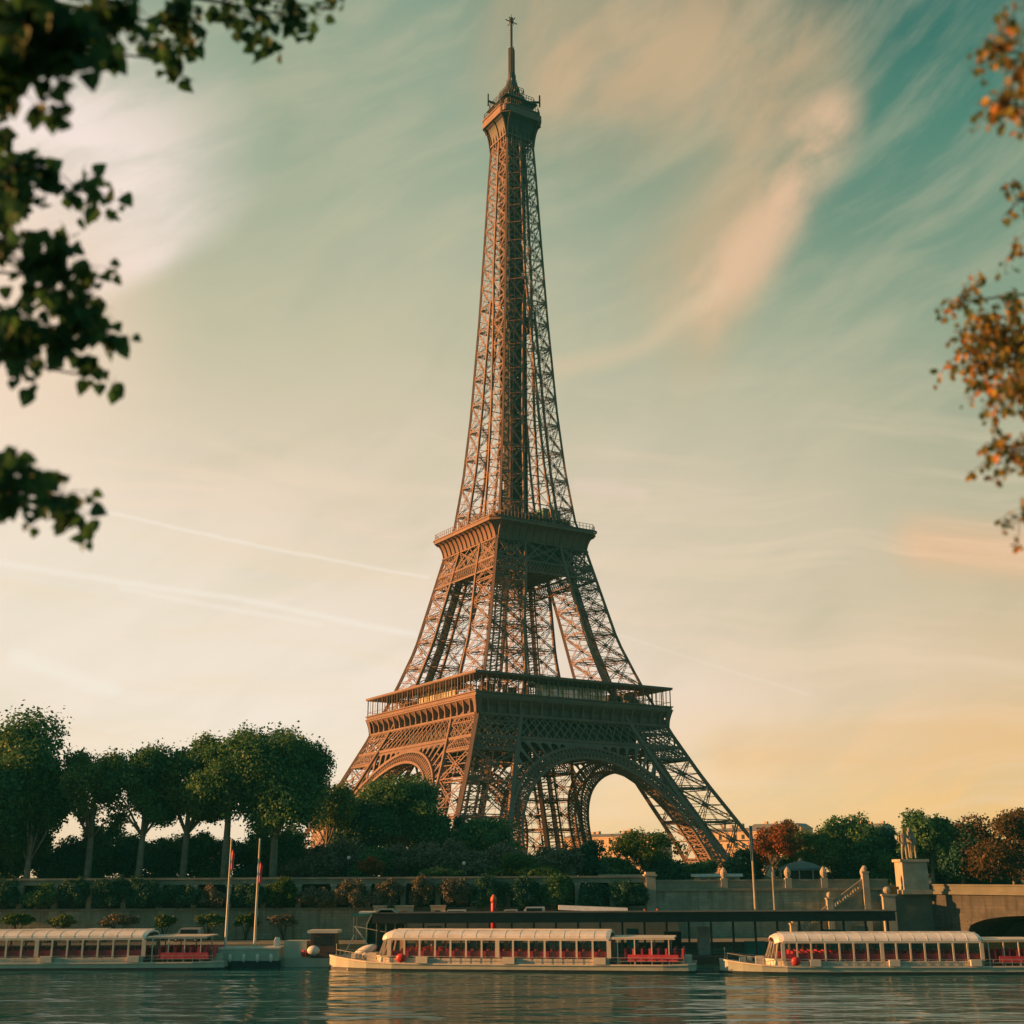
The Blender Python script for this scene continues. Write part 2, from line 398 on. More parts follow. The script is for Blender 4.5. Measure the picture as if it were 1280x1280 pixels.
def thing(name, label, cat, loc=(0, 0, 0), rz=0, group=None):
    o = bpy.data.objects.new(name, None); C.objects.link(o); o.location = loc; o.rotation_euler = (0, 0, rz)
    return tag(o, label, cat, group)
def twin(o, parent=None, rz=None, loc=None):
    c = o.copy(); C.objects.link(c)
    if parent is not None: c.parent = parent
    if rz is not None: c.rotation_euler = (0, 0, rz)
    if loc is not None: c.location = loc
    return c
def copy_tree(o, parent=None):
    c = o.copy(); C.objects.link(c)
    if parent is not None: c.parent = parent
    for ch in list(o.children): copy_tree(ch, c)
    return c

# ------------------------------------------------------------------ setting
FILL_DENSITY = 0.00011
GZ, WZ, QZ = 6.6, -4.0, -1.2
prof = [(-340, 7.3), (5.5, 7.3), (6.2, -9), (199.2, -9), (199.8, QZ - .3), (216.6, QZ - .3), (217.2, GZ), (430, GZ), (1290, GZ)]
xs = [-1290, -600, -200, -60, 0, 60, 200, 600, 1290]
m = MB()
for y, z in prof:
    for x in xs: m.v.append((x, y, z))
nx = len(xs)
for j in range(len(prof)-1):
    for i in range(nx-1): m.f.append((j*nx+i, j*nx+i+1, (j+1)*nx+i+1, (j+1)*nx+i))
tag(m.build('ground', 'grass'), kind='structure')
w = MB(); w.add([(-1280, 5.9, WZ), (1280, 5.9, WZ), (1280, 199.4, WZ), (-1280, 199.4, WZ)], [(0, 1, 2, 3)])
tag(w.build('water', 'water'), kind='structure')
tag(MB().box(-400, 60, 199, 216.5, QZ-5, QZ).build('pavement', 'quay'), kind='structure')
fill_m = bpy.data.materials.new('teal_fill_volume'); fill_m.use_nodes = True; fill_m.node_tree.nodes.clear()  # teal volume added to raise the blacks; the air itself is clear
_p = fill_m.node_tree.nodes.new('ShaderNodeVolumePrincipled'); _o = fill_m.node_tree.nodes.new('ShaderNodeOutputMaterial')
_p.inputs['Color'].default_value = (0.10, 0.80, 0.92, 1); _p.inputs['Density'].default_value = FILL_DENSITY
fill_m.node_tree.links.new(_p.outputs[0], _o.inputs['Volume'])
tag(MB().box(-1300, 1300, -350, 1300, -10.2, 326).build('teal_fill_volume', fill_m), kind='stuff')
tag(MB().box(-500, 500, 219.5, 232, GZ-.3, GZ+.06).build('road', 'asphalt'), kind='structure')

# ------------------------------------------------------------------ the lattice tower
ZT = [0, 18, 36, 49.5, 57.6, 66, 80, 97, 110, 116, 120, 138, 160, 195, 226, 252, 266, 276]
HT = [62.5, 51.2, 41.6, 35.3, 32.0, 28.6, 23.8, 20.0, 17.1, 15.8, 14.7, 12.5, 10.7, 8.7, 7.3, 6.2, 5.5, 5.1]
ZI = [0, 9.3, 20, 29.5, 51, 66, 88, 100, 116, 121, 138, 160, 195, 212, 400]
HI = [41, 38, 34, 29.7, 20.2, 14.2, 10.3, 8, 6, 5.3, 4.1, 3.1, 1.3, 0, 0]
def itp(z, A, B):
    if z <= A[0]: return B[0]
    for i in range(len(A)-1):
        if z <= A[i+1]: return B[i] + (B[i+1]-B[i])*(z-A[i])/(A[i+1]-A[i])
    return B[-1]
H = lambda z: itp(z, ZT, HT)
Hi = lambda z: itp(z, ZI, HI)
def face(t, z, off=0.0): return Vector((t, -(H(z)-off), z))      # a point on the face whose normal is -y
tower = thing('lattice_tower', 'tall brown iron lattice tower with two platforms and a slender spire above the trees', 'tower', (0, 393.5, 0), R(32.31))
def laced(mb, a, b, sep, fl, nzig, up, ln=0.12):
    """two flanges held apart by zigzag lacing, in the plane normal to up"""
    fl *= 1.45; ln *= 1.3
    a = Vector(a); b = Vector(b); d = (b-a).normalized(); s = d.cross(Vector(up)).normalized()*(sep/2)
    mb.beam(a-s, b-s, fl, fl*.25, up, False); mb.beam(a+s, b+s, fl, fl*.25, up, False)
    for i in range(nzig):
        p = a.lerp(b, i/nzig); q_ = a.lerp(b, (i+1)/nzig); sg = 1 if i % 2 else -1
        mb.beam(p + s*sg, q_ - s*sg, ln, ln*.25, up, False)
def four(o):
    for k in (1, 2, 3): twin(o, o.parent, k*pi/2)
    return o
def leg(levels, chord, sep, fl, zig, inner=True, tie=0.0):
    mb = MB()
    def cs(z):
        a, b_ = H(z), Hi(z)
        return [Vector((a, a, z)), Vector((a, b_, z)), Vector((b_, b_, z)), Vector((b_, a, z))]
    for z0, z1 in zip(levels[:-1], levels[1:]):
        A, B = cs(z0), cs(z1); zm = (z0+z1)/2; Mm = cs(zm)
        merged = Hi(z1) < 0.35
        for i in range(4):
            if merged and i in (2, 3): continue
            for P_, Q_ in ((A, Mm), (Mm, B)):
                mb.beam(P_[i], Q_[i], chord, chord, (1, 1, 0) if i in (0, 2) else (1, 0, 0), False)
        for i, j, up in ((0, 1, (1, 0, 0)), (3, 0, (0, 1, 0)), (1, 2, (0, 1, 0)), (2, 3, (1, 0, 0))):
            outer = i == 0 or j == 0
            if merged and not outer: continue
            if outer or inner:
                k = 1.0 if outer else 0.75; zz_ = zig if outer else zig//2
                laced(mb, A[i], B[j], sep*k, fl*k, zz_, up); laced(mb, A[j], B[i], sep*k, fl*k, zz_, up)
                laced(mb, B[i], B[j], sep*k, fl, zig, up)
                # secondary members from the crossing to the chords
                mb.beam(Mm[i], Mm[j], fl*1.1, fl*0.5, up, False)
                for u_ in (.25, .75): mb.beam(A[i].lerp(B[i], u_), A[j].lerp(B[j], u_), fl*.55, fl*.3, up, False)
                cx = (Mm[i]+Mm[j])/2
                for q_ in (A[i].lerp(A[j], .5), B[i].lerp(B[j], .5)): mb.beam(cx, q_, fl*0.9, fl*0.35, up, False)
                g0 = (A[i]+B[j])/2; r_ = sep*0.8
                mb.beam(cx + (B[j]-A[i]).normalized()*r_, cx - (B[j]-A[i]).normalized()*r_, r_*1.6, fl*.4, up)   # gusset plate
        # diaphragm
        for i, j in ((0, 2), (1, 3)):
            if merged and 2 in (i, j): continue
            mb.beam(B[i], B[j], fl*1.3, fl*2, (0, 0, 1), False)
        if not merged:
            mids = [B[i].lerp(B[(i+1) % 4], .5) for i in range(4)]
            for i in range(4):
                mb.beam(mids[i], mids[(i+1) % 4], fl, fl*1.5, (0, 0, 1), False)
                mb.beam(B[0], mids[i], fl*.7, fl, (0, 0, 1), False)
        if tie:
            mb.beam(B[1], Vector((B[1].x, 0, B[1].z)), fl*1.6, fl*2.2, (1, 0, 0), False)
            mb.beam(B[3], Vector((0, B[3].y, B[3].z)), fl*1.6, fl*2.2, (0, 1, 0), False)
            if Hi(z0) > 0.5:
                mb.beam(A[1], Vector((B[1].x, -B[1].y, B[1].z)), fl, fl, (1, 0, 0), False)
                mb.beam(A[3], Vector((-B[3].x, B[3].y, B[3].z)), fl, fl, (0, 1, 0), False)
    return mb
# masonry base
bs = MB()
for a_ in (61.5, 40.5):
    for b_ in (61.5, 40.5):
        bs.prism([(a_-3.2, b_-3.2), (a_+3.2, b_-3.2), (a_+3.2, b_+3.2), (a_-3.2, b_+3.2)], 0, 7.6, 0.78, (a_-2.5, b_-2.5))
bs.prism([(38, 38), (64, 38), (64, 64), (38, 64)], 0, 5, .97, (51, 51))
four(bs.build('masonry_base', 'stone', tower))
o = leg([2, 12.5, 23.5, 33.5, 42.3, 50, 57], 1.15, 1.0, 0.2, 10).build('leg', 'iron', tower)
# tracks and stairs that run up inside the leg
def tracks(za, zb, step, gap, w_):
    mb = MB(); z = za
    cpt = lambda z, s: Vector(((H(z)+Hi(z))/2 + s, (H(z)+Hi(z))/2 - s, z))
    while z < zb - .1:
        z2 = min(z+step, zb)
        for s in (-gap, -gap*.35, gap*.35, gap): mb.beam(cpt(z, s), cpt(z2, s), w_, w_*1.7, (1, 1, 0), False)
        mb.beam(cpt(z2, -gap), cpt(z2, gap), w_*.7, w_*.7, (0, 0, 1), False)
        mb.beam(cpt(z, -gap), cpt(z2, gap), w_*.4, w_*.4, (1, 1, 0), False)
        z = z2
    return mb
tr = tracks(2, 57, 2.2, 2.6, 0.55).build('lift_track', 'iron_dark', o)
for k in (1, 2, 3):
    c_ = twin(o, tower, k*pi/2); twin(tr, c_)
o = leg([57, 65, 73.5, 82, 90, 97, 103.8, 110, 115.5], 0.85, 0.75, 0.16, 8).build('leg', 'iron', tower)
tr = tracks(58, 115, 1.8, 1.9, 0.42).build('lift_track', 'iron_dark', o)
for k in (1, 2, 3):
    c_ = twin(o, tower, k*pi/2); twin(tr, c_)
lv = [116, 124.5, 134.5, 144.5, 154.5, 164.3, 173.8, 183, 192, 200.5, 208.7, 216.6, 224.2, 231.5, 238.5, 245.2, 251.7, 258, 264, 270, 276]
o = leg(lv, 0.68, 0.5, 0.14, 5, False, 0.3).build('spire_column', 'iron', tower)
four(o)
# arches on the four faces
def arch():
    mb = MB(); z0 = 9.3
    def P_(r, a, off): z = z0 + r*cos(a); return face(r*sin(a), z, off)
    N = 76; amax = R(88)
    an = [-amax + 2*amax*i/N for i in range(N+1)]
    for off in (-0.2, 5.2):
        for i in range(N):
            a, b_ = an[i], an[i+1]
            for r, w_ in ((31.7, .75), (34.9, .75), (33.3, .16)):
                mb.beam(P_(r, a, off), P_(r, b_, off), w_, .6 if w_ > .5 else .16, (0, 1, 0), False)
            mb.beam(P_(31.8, a, off), P_(34.8, a, off), .28, .3, (0, 1, 0), False)
            mb.beam(P_(31.8, a, off), P_(34.8, b_, off), .11, .11, (0, 1, 0), False)
            mb.beam(P_(34.8, a, off), P_(31.8, b_, off), .11, .11, (0, 1, 0), False)
    for i in range(N):
        mb.beam(P_(31.8, an[i], -.2), P_(31.8, an[i], 5.2), .25, .25, (0, 0, 1), False)
        mb.beam(P_(34.8, an[i], -.2), P_(34.8, an[i], 5.2), .25, .25, (0, 0, 1), False)
        if i % 2 == 0:
            mb.beam(P_(31.8, an[i], -.2), P_(31.8, an[min(i+2, N)], 5.2), .18, .18, (0, 0, 1), False)
            mb.beam(P_(31.8, an[i], 5.2), P_(31.8, an[min(i+2, N)], -.2), .18, .18, (0, 0, 1), False)
    return mb
ar = arch().build('arch', 'iron', tower)
# spandrel plate with rounded openings
sp = MB(); ZB = 45.4
cells = 12; a1 = R(58)
for off in (0.05, 0.35):
    for k in range(-cells, cells):
        n_ = 12
        th0, th1 = a1*k/cells, a1*(k+1)/cells
        row = []
        for i in range(n_+1):
            th = th0 + (th1-th0)*i/n_; s_, c_ = abs(sin(th)), cos(th)
            rb = (ZB-9.3)/c_
            r = rb                                            # nearest of the top band and the leg edge
            lo, hi = 35.2, 60.0
            for _ in range(24):
                mid = (lo+hi)/2
                if mid*s_ > Hi(9.3+mid*c_) - .55: hi = mid
                else: lo = mid
            r = min(rb, lo)
            u = abs(i/n_ - .5)*2
            rh = 35.25
            if r - 35.3 > 1.5 and u < .82:
                rr = 1.4*sqrt(max(0, 1-(u/.82)**2)); rh = max(35.25, r - .7 - (1.4-rr))
            row.append((th, rh, max(rh, r)))
        for (ta, ra, rb_), (tb, rc, rd) in zip(row[:-1], row[1:]):
            if rb_-ra < .02 and rd-rc < .02: continue
            q4 = [face(r*sin(t), 9.3+r*cos(t), off) for t, r in ((ta, ra), (tb, rc), (tb, rd), (ta, rb_))]
            sp.add(q4, [(0, 1, 2, 3)])
spo = sp.build('spandrel', 'iron', ar)
for k in (1, 2, 3):
    c_ = twin(ar, tower, k*pi/2); twin(spo, c_)
# lattice girdles below the first platform
def lattice(mb, z0, z1, t0f, t1f, step, run, w_, off=0.0, d=0.2):
    """criss-cross bars between two levels; t0f/t1f give the extent at a level"""
    a0, a1_, b0, b1 = t0f(z0), t1f(z0), t0f(z1), t1f(z1)
    n_ = max(1, round((a1_-a0)/step)); rn = run/(a1_-a0)
    X = lambda u, v: face((a0+(a1_-a0)*u)*(1-v) + (b0+(b1-b0)*u)*v, z0+(z1-z0)*v, off)
    k = -int(rn*n_)-1
    while k <= n_:
        for sgn in (1, -1):
            u0, u1 = k/n_, k/n_ + rn
            v0, v1 = 0.0, 1.0
            if u0 < 0: v0 = -u0/rn; u0 = 0
            if u1 > 1: v1 = 1-(u1-1)/rn; u1 = 1
            if v1 > v0 + .01:
                if sgn == 1: mb.beam(X(u0, v0), X(u1, v1), w_, d, (0, 1, 0), False)
                else: mb.beam(X(1-u0, v0), X(1-u1, v1), w_, d, (0, 1, 0), False)
        k += 1
def rail_h(mb, z, w_, hgt, off=0.0, ext=0.0, t0=None, t1=None):
    a = H(z)+ext
    mb.beam(face(-a if t0 is None else t0, z, off), face(a if t1 is None else t1, z, off), w_, hgt, (0, 0, 1))
gd_ = MB()
for off in (0.0,):
    lattice(gd_, 46.0, 52.0, lambda z: -Hi(z), lambda z: Hi(z), 2.95, 5.9, .27, off)
    for sx in (-1, 1):
        f0 = (lambda z: Hi(z)) if sx > 0 else (lambda z: -H(z))
        f1 = (lambda z: H(z)) if sx > 0 else (lambda z: -Hi(z))
        lattice(gd_, 46.2, 52.0, f0, f1, 2.6, 5.2, .25, off)
        lattice(gd_, 42.4, 45.6, f0, f1, 1.35, 2.7, .19, off)
        gd_.beam(face(f0(42.1), 42.1, off), face(f1(42.1), 42.1, off), .6, .6)
    t = -18.0
    while t < 18.1:
        gd_.beam(face(t, 46, off+.15), face(t, 52, off+.15), .2, .2, (0, 1, 0), False); t += 2.95
    rail_h(gd_, 45.9, .6, .8, off); rail_h(gd_, 52.2, .6, .55, off)
t = -34.0
while t < 34.1:
    gd_.beam(face(t, 52, 0), face(t, 52, 5.5), .25, .4); gd_.beam(face(t, 46, 0), face(t, 46, 5.5), .25, .4)
    t += 2.9
four(gd_.build('lattice_girder', 'iron', tower))
four(MB().box(-24, 24, -29.6, -29.3, 45.6, 56.9).build('dark_backing', 'iron_dark', tower))  # solid dark sheet standing in for the dim depth behind the lattice
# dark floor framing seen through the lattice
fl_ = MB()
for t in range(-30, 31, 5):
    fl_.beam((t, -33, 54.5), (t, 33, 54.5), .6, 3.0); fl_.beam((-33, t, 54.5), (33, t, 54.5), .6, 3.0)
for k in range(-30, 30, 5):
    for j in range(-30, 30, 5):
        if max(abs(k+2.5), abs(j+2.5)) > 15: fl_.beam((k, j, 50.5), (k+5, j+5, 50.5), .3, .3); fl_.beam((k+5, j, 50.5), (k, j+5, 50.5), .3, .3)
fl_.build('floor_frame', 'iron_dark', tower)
# cove frieze, first level
def frieze(z0, z1, hb, ht, nb, deep, lip):
    mb = MB()
    # recessed wall and sloping soffit
    c_ = 0.0
    mb.box(-hb+1.2, hb-1.2, -hb+1.2, -hb+1.5, z0, z1)
    mb.add([(-hb+1.2, -hb+1.2, z0+2.6), (hb-1.2, -hb+1.2, z0+2.6), (ht-.2, -ht+.2, z1-.4), (-ht+.2, -ht+.2, z1-.4)], [(0, 1, 2, 3)])
    mb.box(-hb, hb, -hb, -hb+1.3, z0-.15, z0+.45)
    mb.box(-hb+1.0, hb-1.0, -hb+1.05, -hb+1.195, z0+1.1, z0+1.3)
    n_ = 8
    for k in range(nb+1):
        t = -hb + .2 + (2*hb-.4)*k/nb
        t2 = -ht + .2 + (2*ht-.4)*k/nb
        pts = []
        for i in range(n_+1):
            u = i/n_; a = u*pi/2
            pts.append((u, 1-cos(a)))           # height fraction, reach fraction (curves outward towards the top)
        vs = []
        for sgn in (-.22, .22):
            for u, r in pts:
                z = z0 + .45 + (z1-z0-.45)*u
                tt = t + (t2-t)*r
                vs.append((tt+sgn, -hb - (ht-hb)*r - .02, z))
            for u, r in pts: vs.append((t + (t2-t)*r + sgn, -hb + deep, z0 + .45 + (z1-z0-.45)*u))
        m_ = n_+1; fs = []
        for i in range(n_):
            fs.append((i, i+1, m_+i+1, m_+i)); fs.append((2*m_+i, 3*m_+i, 3*m_+i+1, 2*m_+i+1))
            fs.append((i, 2*m_+i, 2*m_+i+1, i+1))
        mb.add(vs, fs)
        if k < nb:                                 # small curved arris between consoles
            t3 = -ht + .2 + (2*ht-.4)*(k+1)/nb
            mb.add([(t2, -ht+.1, z1-.5), (t3, -ht+.1, z1-.5), (t3, -ht+.1, z1), (t2, -ht+.1, z1)], [(0, 1, 2, 3)])
    return mb
four(frieze(52.3, 57.2, 34.75, 35.6, 19, 1.5, 0).build('cove_frieze', 'iron', tower))
def ring(h1, h0, ch, z0, z1, mb=None):
    """square ring slab with cut corners, open in the middle"""
    mb = mb or MB()
    def o_(h, c): return [(h-c, -h), (h, -h+c), (h, h-c), (h-c, h), (-h+c, h), (-h, h-c), (-h, -h+c), (-h+c, -h)]
    ou, inn = o_(h1, ch), o_(h0, min(ch, .5))
    n_ = 8; vs = [(x, y, z0) for x, y in ou] + [(x, y, z1) for x, y in ou] + [(x, y, z0) for x, y in inn] + [(x, y, z1) for x, y in inn]
    fs = []
    for i in range(n_):
        j = (i+1) % n_
        fs += [(i, j, n_+j, n_+i), (n_+i, n_+j, 3*n_+j, 3*n_+i), (2*n_+j, 2*n_+i, 3*n_+i, 3*n_+j), (j, i, 2*n_+i, 2*n_+j)]
    return mb.add(vs, fs)
pf = ring(35.4, 13, .02, 57.0, 58.2); ring(35.75, 34.5, .02, 58.25, 58.6, pf); ring(35.7, 35.2, .02, 57.2, 57.5, pf)
pfo = pf.build('first_platform', 'iron', tower)
# gallery: posts, rail, roof
gp = MB()
n_ = 40
for k in range(n_+1):
    t = -35.1 + 70.2*k/n_
    w_ = .24 if k % 2 == 0 else .1
    gp.beam((t, -35.1, 58.6), (t, -35.1, 63.6), w_, w_)
for z in (59.8,): gp.beam((-35.1, -35.1, z), (35.1, -35.1, z), .12, .12)
four(gp.build('gallery_frame', 'iron', pfo))
# in the shade of the roof: inner row of stouter posts
gi = MB()
for k in range(22):
    t = -31 + 62*k/21; gi.beam((t, -31, 58.2), (t, -31, 63.8), .18, .18)
four(gi.build('inner_frame', 'iron', pfo))
rf = ring(35.5, 28.5, .02, 63.6, 64.1); ring(35.75, 35.2, .02, 63.75, 64.4, rf)
rf.build('gallery_roof', 'iron', pfo)
# glazed pavilion between the legs
pv = MB(); pv.box(-11.5, 14.5, -29.4, -24, 58.25, 58.7); pv.box(-11.8, 14.8, -29.6, -23, 63.0, 63.6)
for k in range(14): pv.beam((-11.4+26*k/13, -29.4, 58.6), (-11.4+26*k/13, -29.4, 63), .1, .15)
po = pv.build('pavilion', 'iron_roof', pfo)
bo = MB().box(-11.3, 14.3, -29.2, -28.9, 58.7, 63.0).build('sky_pane', 'sky_glass', po)  # pale sheet painted as the bright sky behind the glazing
for k in (1, 2, 3):
    c_ = twin(po, pfo, k*pi/2); twin(bo, c_)
rr_ = random.Random(5)                                        # shops and plant on the deck
for k in range(9):
    t = rr_.uniform(-30, 26); wd = rr_.uniform(2.5, 6); hh = rr_.uniform(1.8, 4.2); y_ = rr_.uniform(-28, -22)
    if -14 < t+wd and t < 16: continue
    four(MB().box(t, t+wd, y_, y_+rr_.uniform(2, 4), 58.22, 58.22+hh).build('kiosk', 'iron_dark', pfo))
# girders and frieze of the second level
g2 = MB()
for off in (0.0,):
    for (f0, f1) in (((lambda z: -H(z)), (lambda z: -Hi(z))), ((lambda z: -Hi(z)), (lambda z: Hi(z))), ((lambda z: Hi(z)), (lambda z: H(z)))):
        lattice(g2, 100.2, 103.5, f0, f1, 1.25, 2.3, .2, off, .15)
        wd = f1(106)-f0(106)
        lattice(g2, 103.9, 110.2, f0, f1, wd/2, wd/2, .32, off, .25)
        laced(g2, face(f0(103.9), 103.9, off), face(f1(110.2), 110.2, off), .5, .14, 7, (0, 1, 0))
        laced(g2, face(f1(103.9), 103.9, off), face(f0(110.2), 110.2, off), .5, .14, 7, (0, 1, 0))
    for z in (100, 103.7): rail_h(g2, z, .5, .5, off)
    rail_h(g2, 110.4, .5, .5, off)
for t in range(-18, 19, 3):
    g2.beam(face(t, 100, 0), face(t, 100, 3.2), .2, .3); g2.beam(face(t, 110, 0), face(t, 110, 6), .2, .3)
four(g2.build('upper_girder', 'iron', tower))
f2 = MB()
for t in range(-16, 17, 4):
    f2.beam((t, -17, 112.5), (t, 17, 112.5), .5, 2.5); f2.beam((-17, t, 112.5), (17, t, 112.5), .5, 2.5)
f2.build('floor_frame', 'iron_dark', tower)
four(MB().box(-12.5, 12.5, -15.2, -14.9, 104, 112).build('dark_backing', 'iron_dark', tower))  # second level: another dark sheet so the lattice gaps look shaded
ring(14.5, 4.5, .5, 103.4, 103.9).build('dark_slab', 'iron_dark', tower)  # dark slab added for the deep shade inside the legs, not a real deck
def cove(z0, z1, hb, ht, ch, nb):
    """flared cove with ribs, cut corners"""
    mb = MB(); n_ = 7; prev = None
    def o_(h, c): return [(-h+c, -h), (h-c, -h)]
    cor = lambda h, c: [(h-c, -h), (h, -h+c)]
    for i in range(n_+1):
        u = i/n_; r = 1-sqrt(max(0, 1-(u)**2))
        r = .25*u + .75*r
        h_ = hb + (ht-hb)*r; c_ = ch*(.15+.85*r); z = z0+(z1-z0)*u
        cur = [(-h_+c_, -h_, z), (h_-c_, -h_, z), (h_, -h_+c_, z)]
        if prev: mb.add(prev+cur, [(0, 1, 4, 3), (1, 2, 5, 4)])
        if prev:
            for k in range(nb+1):
                a = Vector(prev[0]).lerp(Vector(prev[1]), k/nb) + Vector((0, -.12, -.05)); b_ = Vector(cur[0]).lerp(Vector(cur[1]), k/nb) + Vector((0, -.12, -.05))
                mb.beam(a, b_, .26, .5, (0, 1, 0), False)
        prev = cur
    return mb
four(cove(110.7, 115.2, 17.3, 20.2, 3.0, 13).build('cove_frieze', 'iron', tower))
p2 = ring(20.5, 5.5, 2.6, 115.2, 116.2); ring(20.7, 20.0, 2.6, 116.25, 116.6, p2)
p2o = p2.build('second_platform', 'iron', tower)
def fence_ring(mb, h_, c_, z0, z1, step, w_):
    pts = [(h_-c_, -h_), (h_, -h_+c_), (h_, h_-c_), (h_-c_, h_), (-h_+c_, h_), (-h_, h_-c_), (-h_, -h_+c_), (-h_+c_, -h_)]
    for i in range(8):
        a = Vector((*pts[i], 0)); b_ = Vector((*pts[(i+1) % 8], 0)); L = (b_-a).length; k_ = max(1, int(L/step))
        for k in range(k_):
            p = a.lerp(b_, k/k_); mb.beam((p.x, p.y, z0), (p.x, p.y, z1), w_, w_)
        for z in (z1, (z0+z1)/2): mb.beam((a.x, a.y, z), (b_.x, b_.y, z), w_*.9, w_*.9)
    return mb
fence_ring(MB(), 20.3, 2.6, 116.6, 118.5, 1.3, .12).build('railing', 'iron', p2o)
up = ring(14.2, 4, 1.5, 119.9, 120.6); fence_ring(up, 14, 1.5, 120.6, 122.4, 1.3, .12)
up.build('upper_deck', 'iron', p2o)
for (x0, x1, y0, y1, z1) in [(-11, -4, -12.5, -7, 119.8), (3, 11, -13, -8, 119.6), (-12, -8, -4, 9, 119.7), (8, 12.5, -5, 8, 119.8), (-9, 9, 8, 12, 119.6), (-5, 5, -5, 5, 124.5), (5.5, 12, 2, 8, 123.8), (3, 9, -10, -6.4, 123.2)]:
    MB().box(x0, x1, y0, y1, 116.25, z1).build('kiosk', 'iron_dark', p2o)
tent = MB(); tent.box(4, 11, -11.6, -6.5, 121, 124.4); tent.build('lift_cabin', 'teal', p2o)
# lift shaft in the middle of the spire
ls = MB()
for a in (-3.1, 3.1):
    for b_ in (-3.1, 3.1): ls.beam((a, b_, 116.3), (a, b_, 276), .7, .7)
for a in (-2.2, 0, 2.2):
    for b_ in (-2.2, 0, 2.2): ls.beam((a, b_, 116.3), (a, b_, 276), .32, .32)
z = 118.0; i = 0
while z < 274:
    for (x, y), (x2, y2) in (((-2.2, -2.2), (2.2, -2.2)), ((2.2, -2.2), (2.2, 2.2)), ((2.2, 2.2), (-2.2, 2.2)), ((-2.2, 2.2), (-2.2, -2.2))):
        ls.beam((x, y, z), (x2, y2, z), .3, .5); ls.beam((x, y, z), (x2, y2, z+2.6), .22, .22, caps=False); ls.beam((x2, y2, z), (x, y, z+2.6), .22, .22, caps=False)
        ls.beam((x, y, z+1.3), (x2, y2, z+1.3), .2, .7)
    hb_ = min(2.9, H(z)*.55)
    if i % 5 != 1:
        ls.box(-hb_, hb_, -hb_+.1, hb_-.1, z+.15, z+2.3)
    z += 2.6; i += 1
ls.build('lift_shaft', mat('shaft_grey', (0.035, 0.042, 0.04), (0.02, 0.026, 0.026), 0.8, 0.8), tower)
ip = MB(); ip.prism([(-5.2, -5.2), (5.2, -5.2), (5.2, 5.2), (-5.2, 5.2)], 193.8, 195, 1.12); ip.box(-4.6, 4.6, -4.6, 4.6, 190.2, 193.7)
ip.prism([(-2.4, -2.4), (2.4, -2.4), (2.4, 2.4), (-2.4, 2.4)], 187.5, 190.1, 1.7)
fence_ring(ip, 5.7, .6, 195, 196.6, 1.2, .12)
ip.build('middle_landing', 'iron_dark', tower)
# top gallery
tg = cove(266.5, 273.4, 5.5, 8.3, 2.4, 2)
tgo = tg.build('top_bracket', 'iron_dark', tower); four(tgo)
br = MB()
for k in range(2):
    for sx in (-1, 1):
        prev = None
        for i in range(9):
            u = i/8; r = 1-sqrt(max(0, 1-u*u)); r = .25*u+.75*r
            h_ = 5.7+(8.6-5.7)*r; p = Vector((sx*(h_-2.6*r), -h_-.1, 264+(273.4-264)*u))
            if prev is not None: br.beam(prev, p, .4, .5, (0, 1, 0), False)
            prev = p
for t in (-3.6, -1.8, 0, 1.8, 3.6): br.beam((t, -5.6, 262), (t, -5.95, 270), .3, .3)
br.beam((-6, -5.9, 266), (6, -5.9, 266), .4, .6)
four(br.build('top_rib', 'iron', tower))
tp = ring(8.8, .3, 2.7, 273.4, 274.0); ring(8.7, 8.1, 2.7, 274.0, 276.4, tp); ring(9.0, 7.6, 2.8, 276.4, 276.9, tp)
tpo = tp.build('top_gallery', 'iron', tower)
fence_ring(MB(), 8.5, 2.6, 276.9, 279.4, .9, .12).build('railing', 'iron_dark', tpo)
cu = MB(); cu.box(-5.6, 5.6, -5.6, 5.6, 276.9, 281.5); cu.prism([(-7, -7), (7, -7), (7, 7), (-7, 7)], 281.5, 282.2, .95)
cu.prism([(-4.6, -4.6), (4.6, -4.6), (4.6, 4.6), (-4.6, 4.6)], 282.2, 287, .62); cu.lathe([(3.2, 286.8), (3.0, 289.5), (2.2, 291.8), (1.5, 293.5), (1.3, 297)], n=12)
fence_ring(cu, 6.6, 1.2, 282.2, 284.2, 1, .14); fence_ring(cu, 3.6, .8, 287.2, 289, .9, .14)
cuo = cu.build('cupola', 'iron_dark', tpo)
an_ = MB(); rr_ = random.Random(3)
for k in range(90):
    a = rr_.uniform(0, 2*pi); z = rr_.uniform(277, 293); r = max(1.6, 8.2 - (z-277)*.46) * rr_.uniform(.82, 1.05)
    x, y = r*cos(a), r*sin(a)
    if rr_.random() < .5: an_.beam((x, y, z), (x, y, z+rr_.uniform(1, 3.2)), .16, .16)
    elif rr_.random() < .5: an_.box(x-.5, x+.5, y-.5, y+.5, z, z+rr_.uniform(.6, 1.5))
    else: an_.beam((x*.6, y*.6, z), (x*1.1, y*1.1, z+.4), .2, .25)
an_.build('aerial', 'iron_dark', cuo)
for ang, zz in ((-147+ -32, 281.0), (-32-28+30, 284.5), (20, 282.0)):
    a = R(ang); d_ = MB(); c0 = Vector((8.2*cos(a), 8.2*sin(a), zz))
    d_.beam((5*cos(a), 5*sin(a), zz), (10.3*cos(a), 10.3*sin(a), zz), .35, .8); d_.beam((10.4*cos(a), 10.4*sin(a), zz-2), (10.4*cos(a), 10.4*sin(a), zz+3), .35, .5)
    d_.build('antenna_bracket', 'iron_dark', tpo)
ms = MB(); ms.lathe([(1.15, 293), (1.15, 307), (.9, 308), (.34, 308.4), (.34, 319.5)], n=10)
for k in range(12):
    z = 296.5+k*.95; ms.box(-1.4, 1.4, -.25, .25, z, z+.4); ms.box(-.25, .25, -1.4, 1.4, z+.3, z+.65)
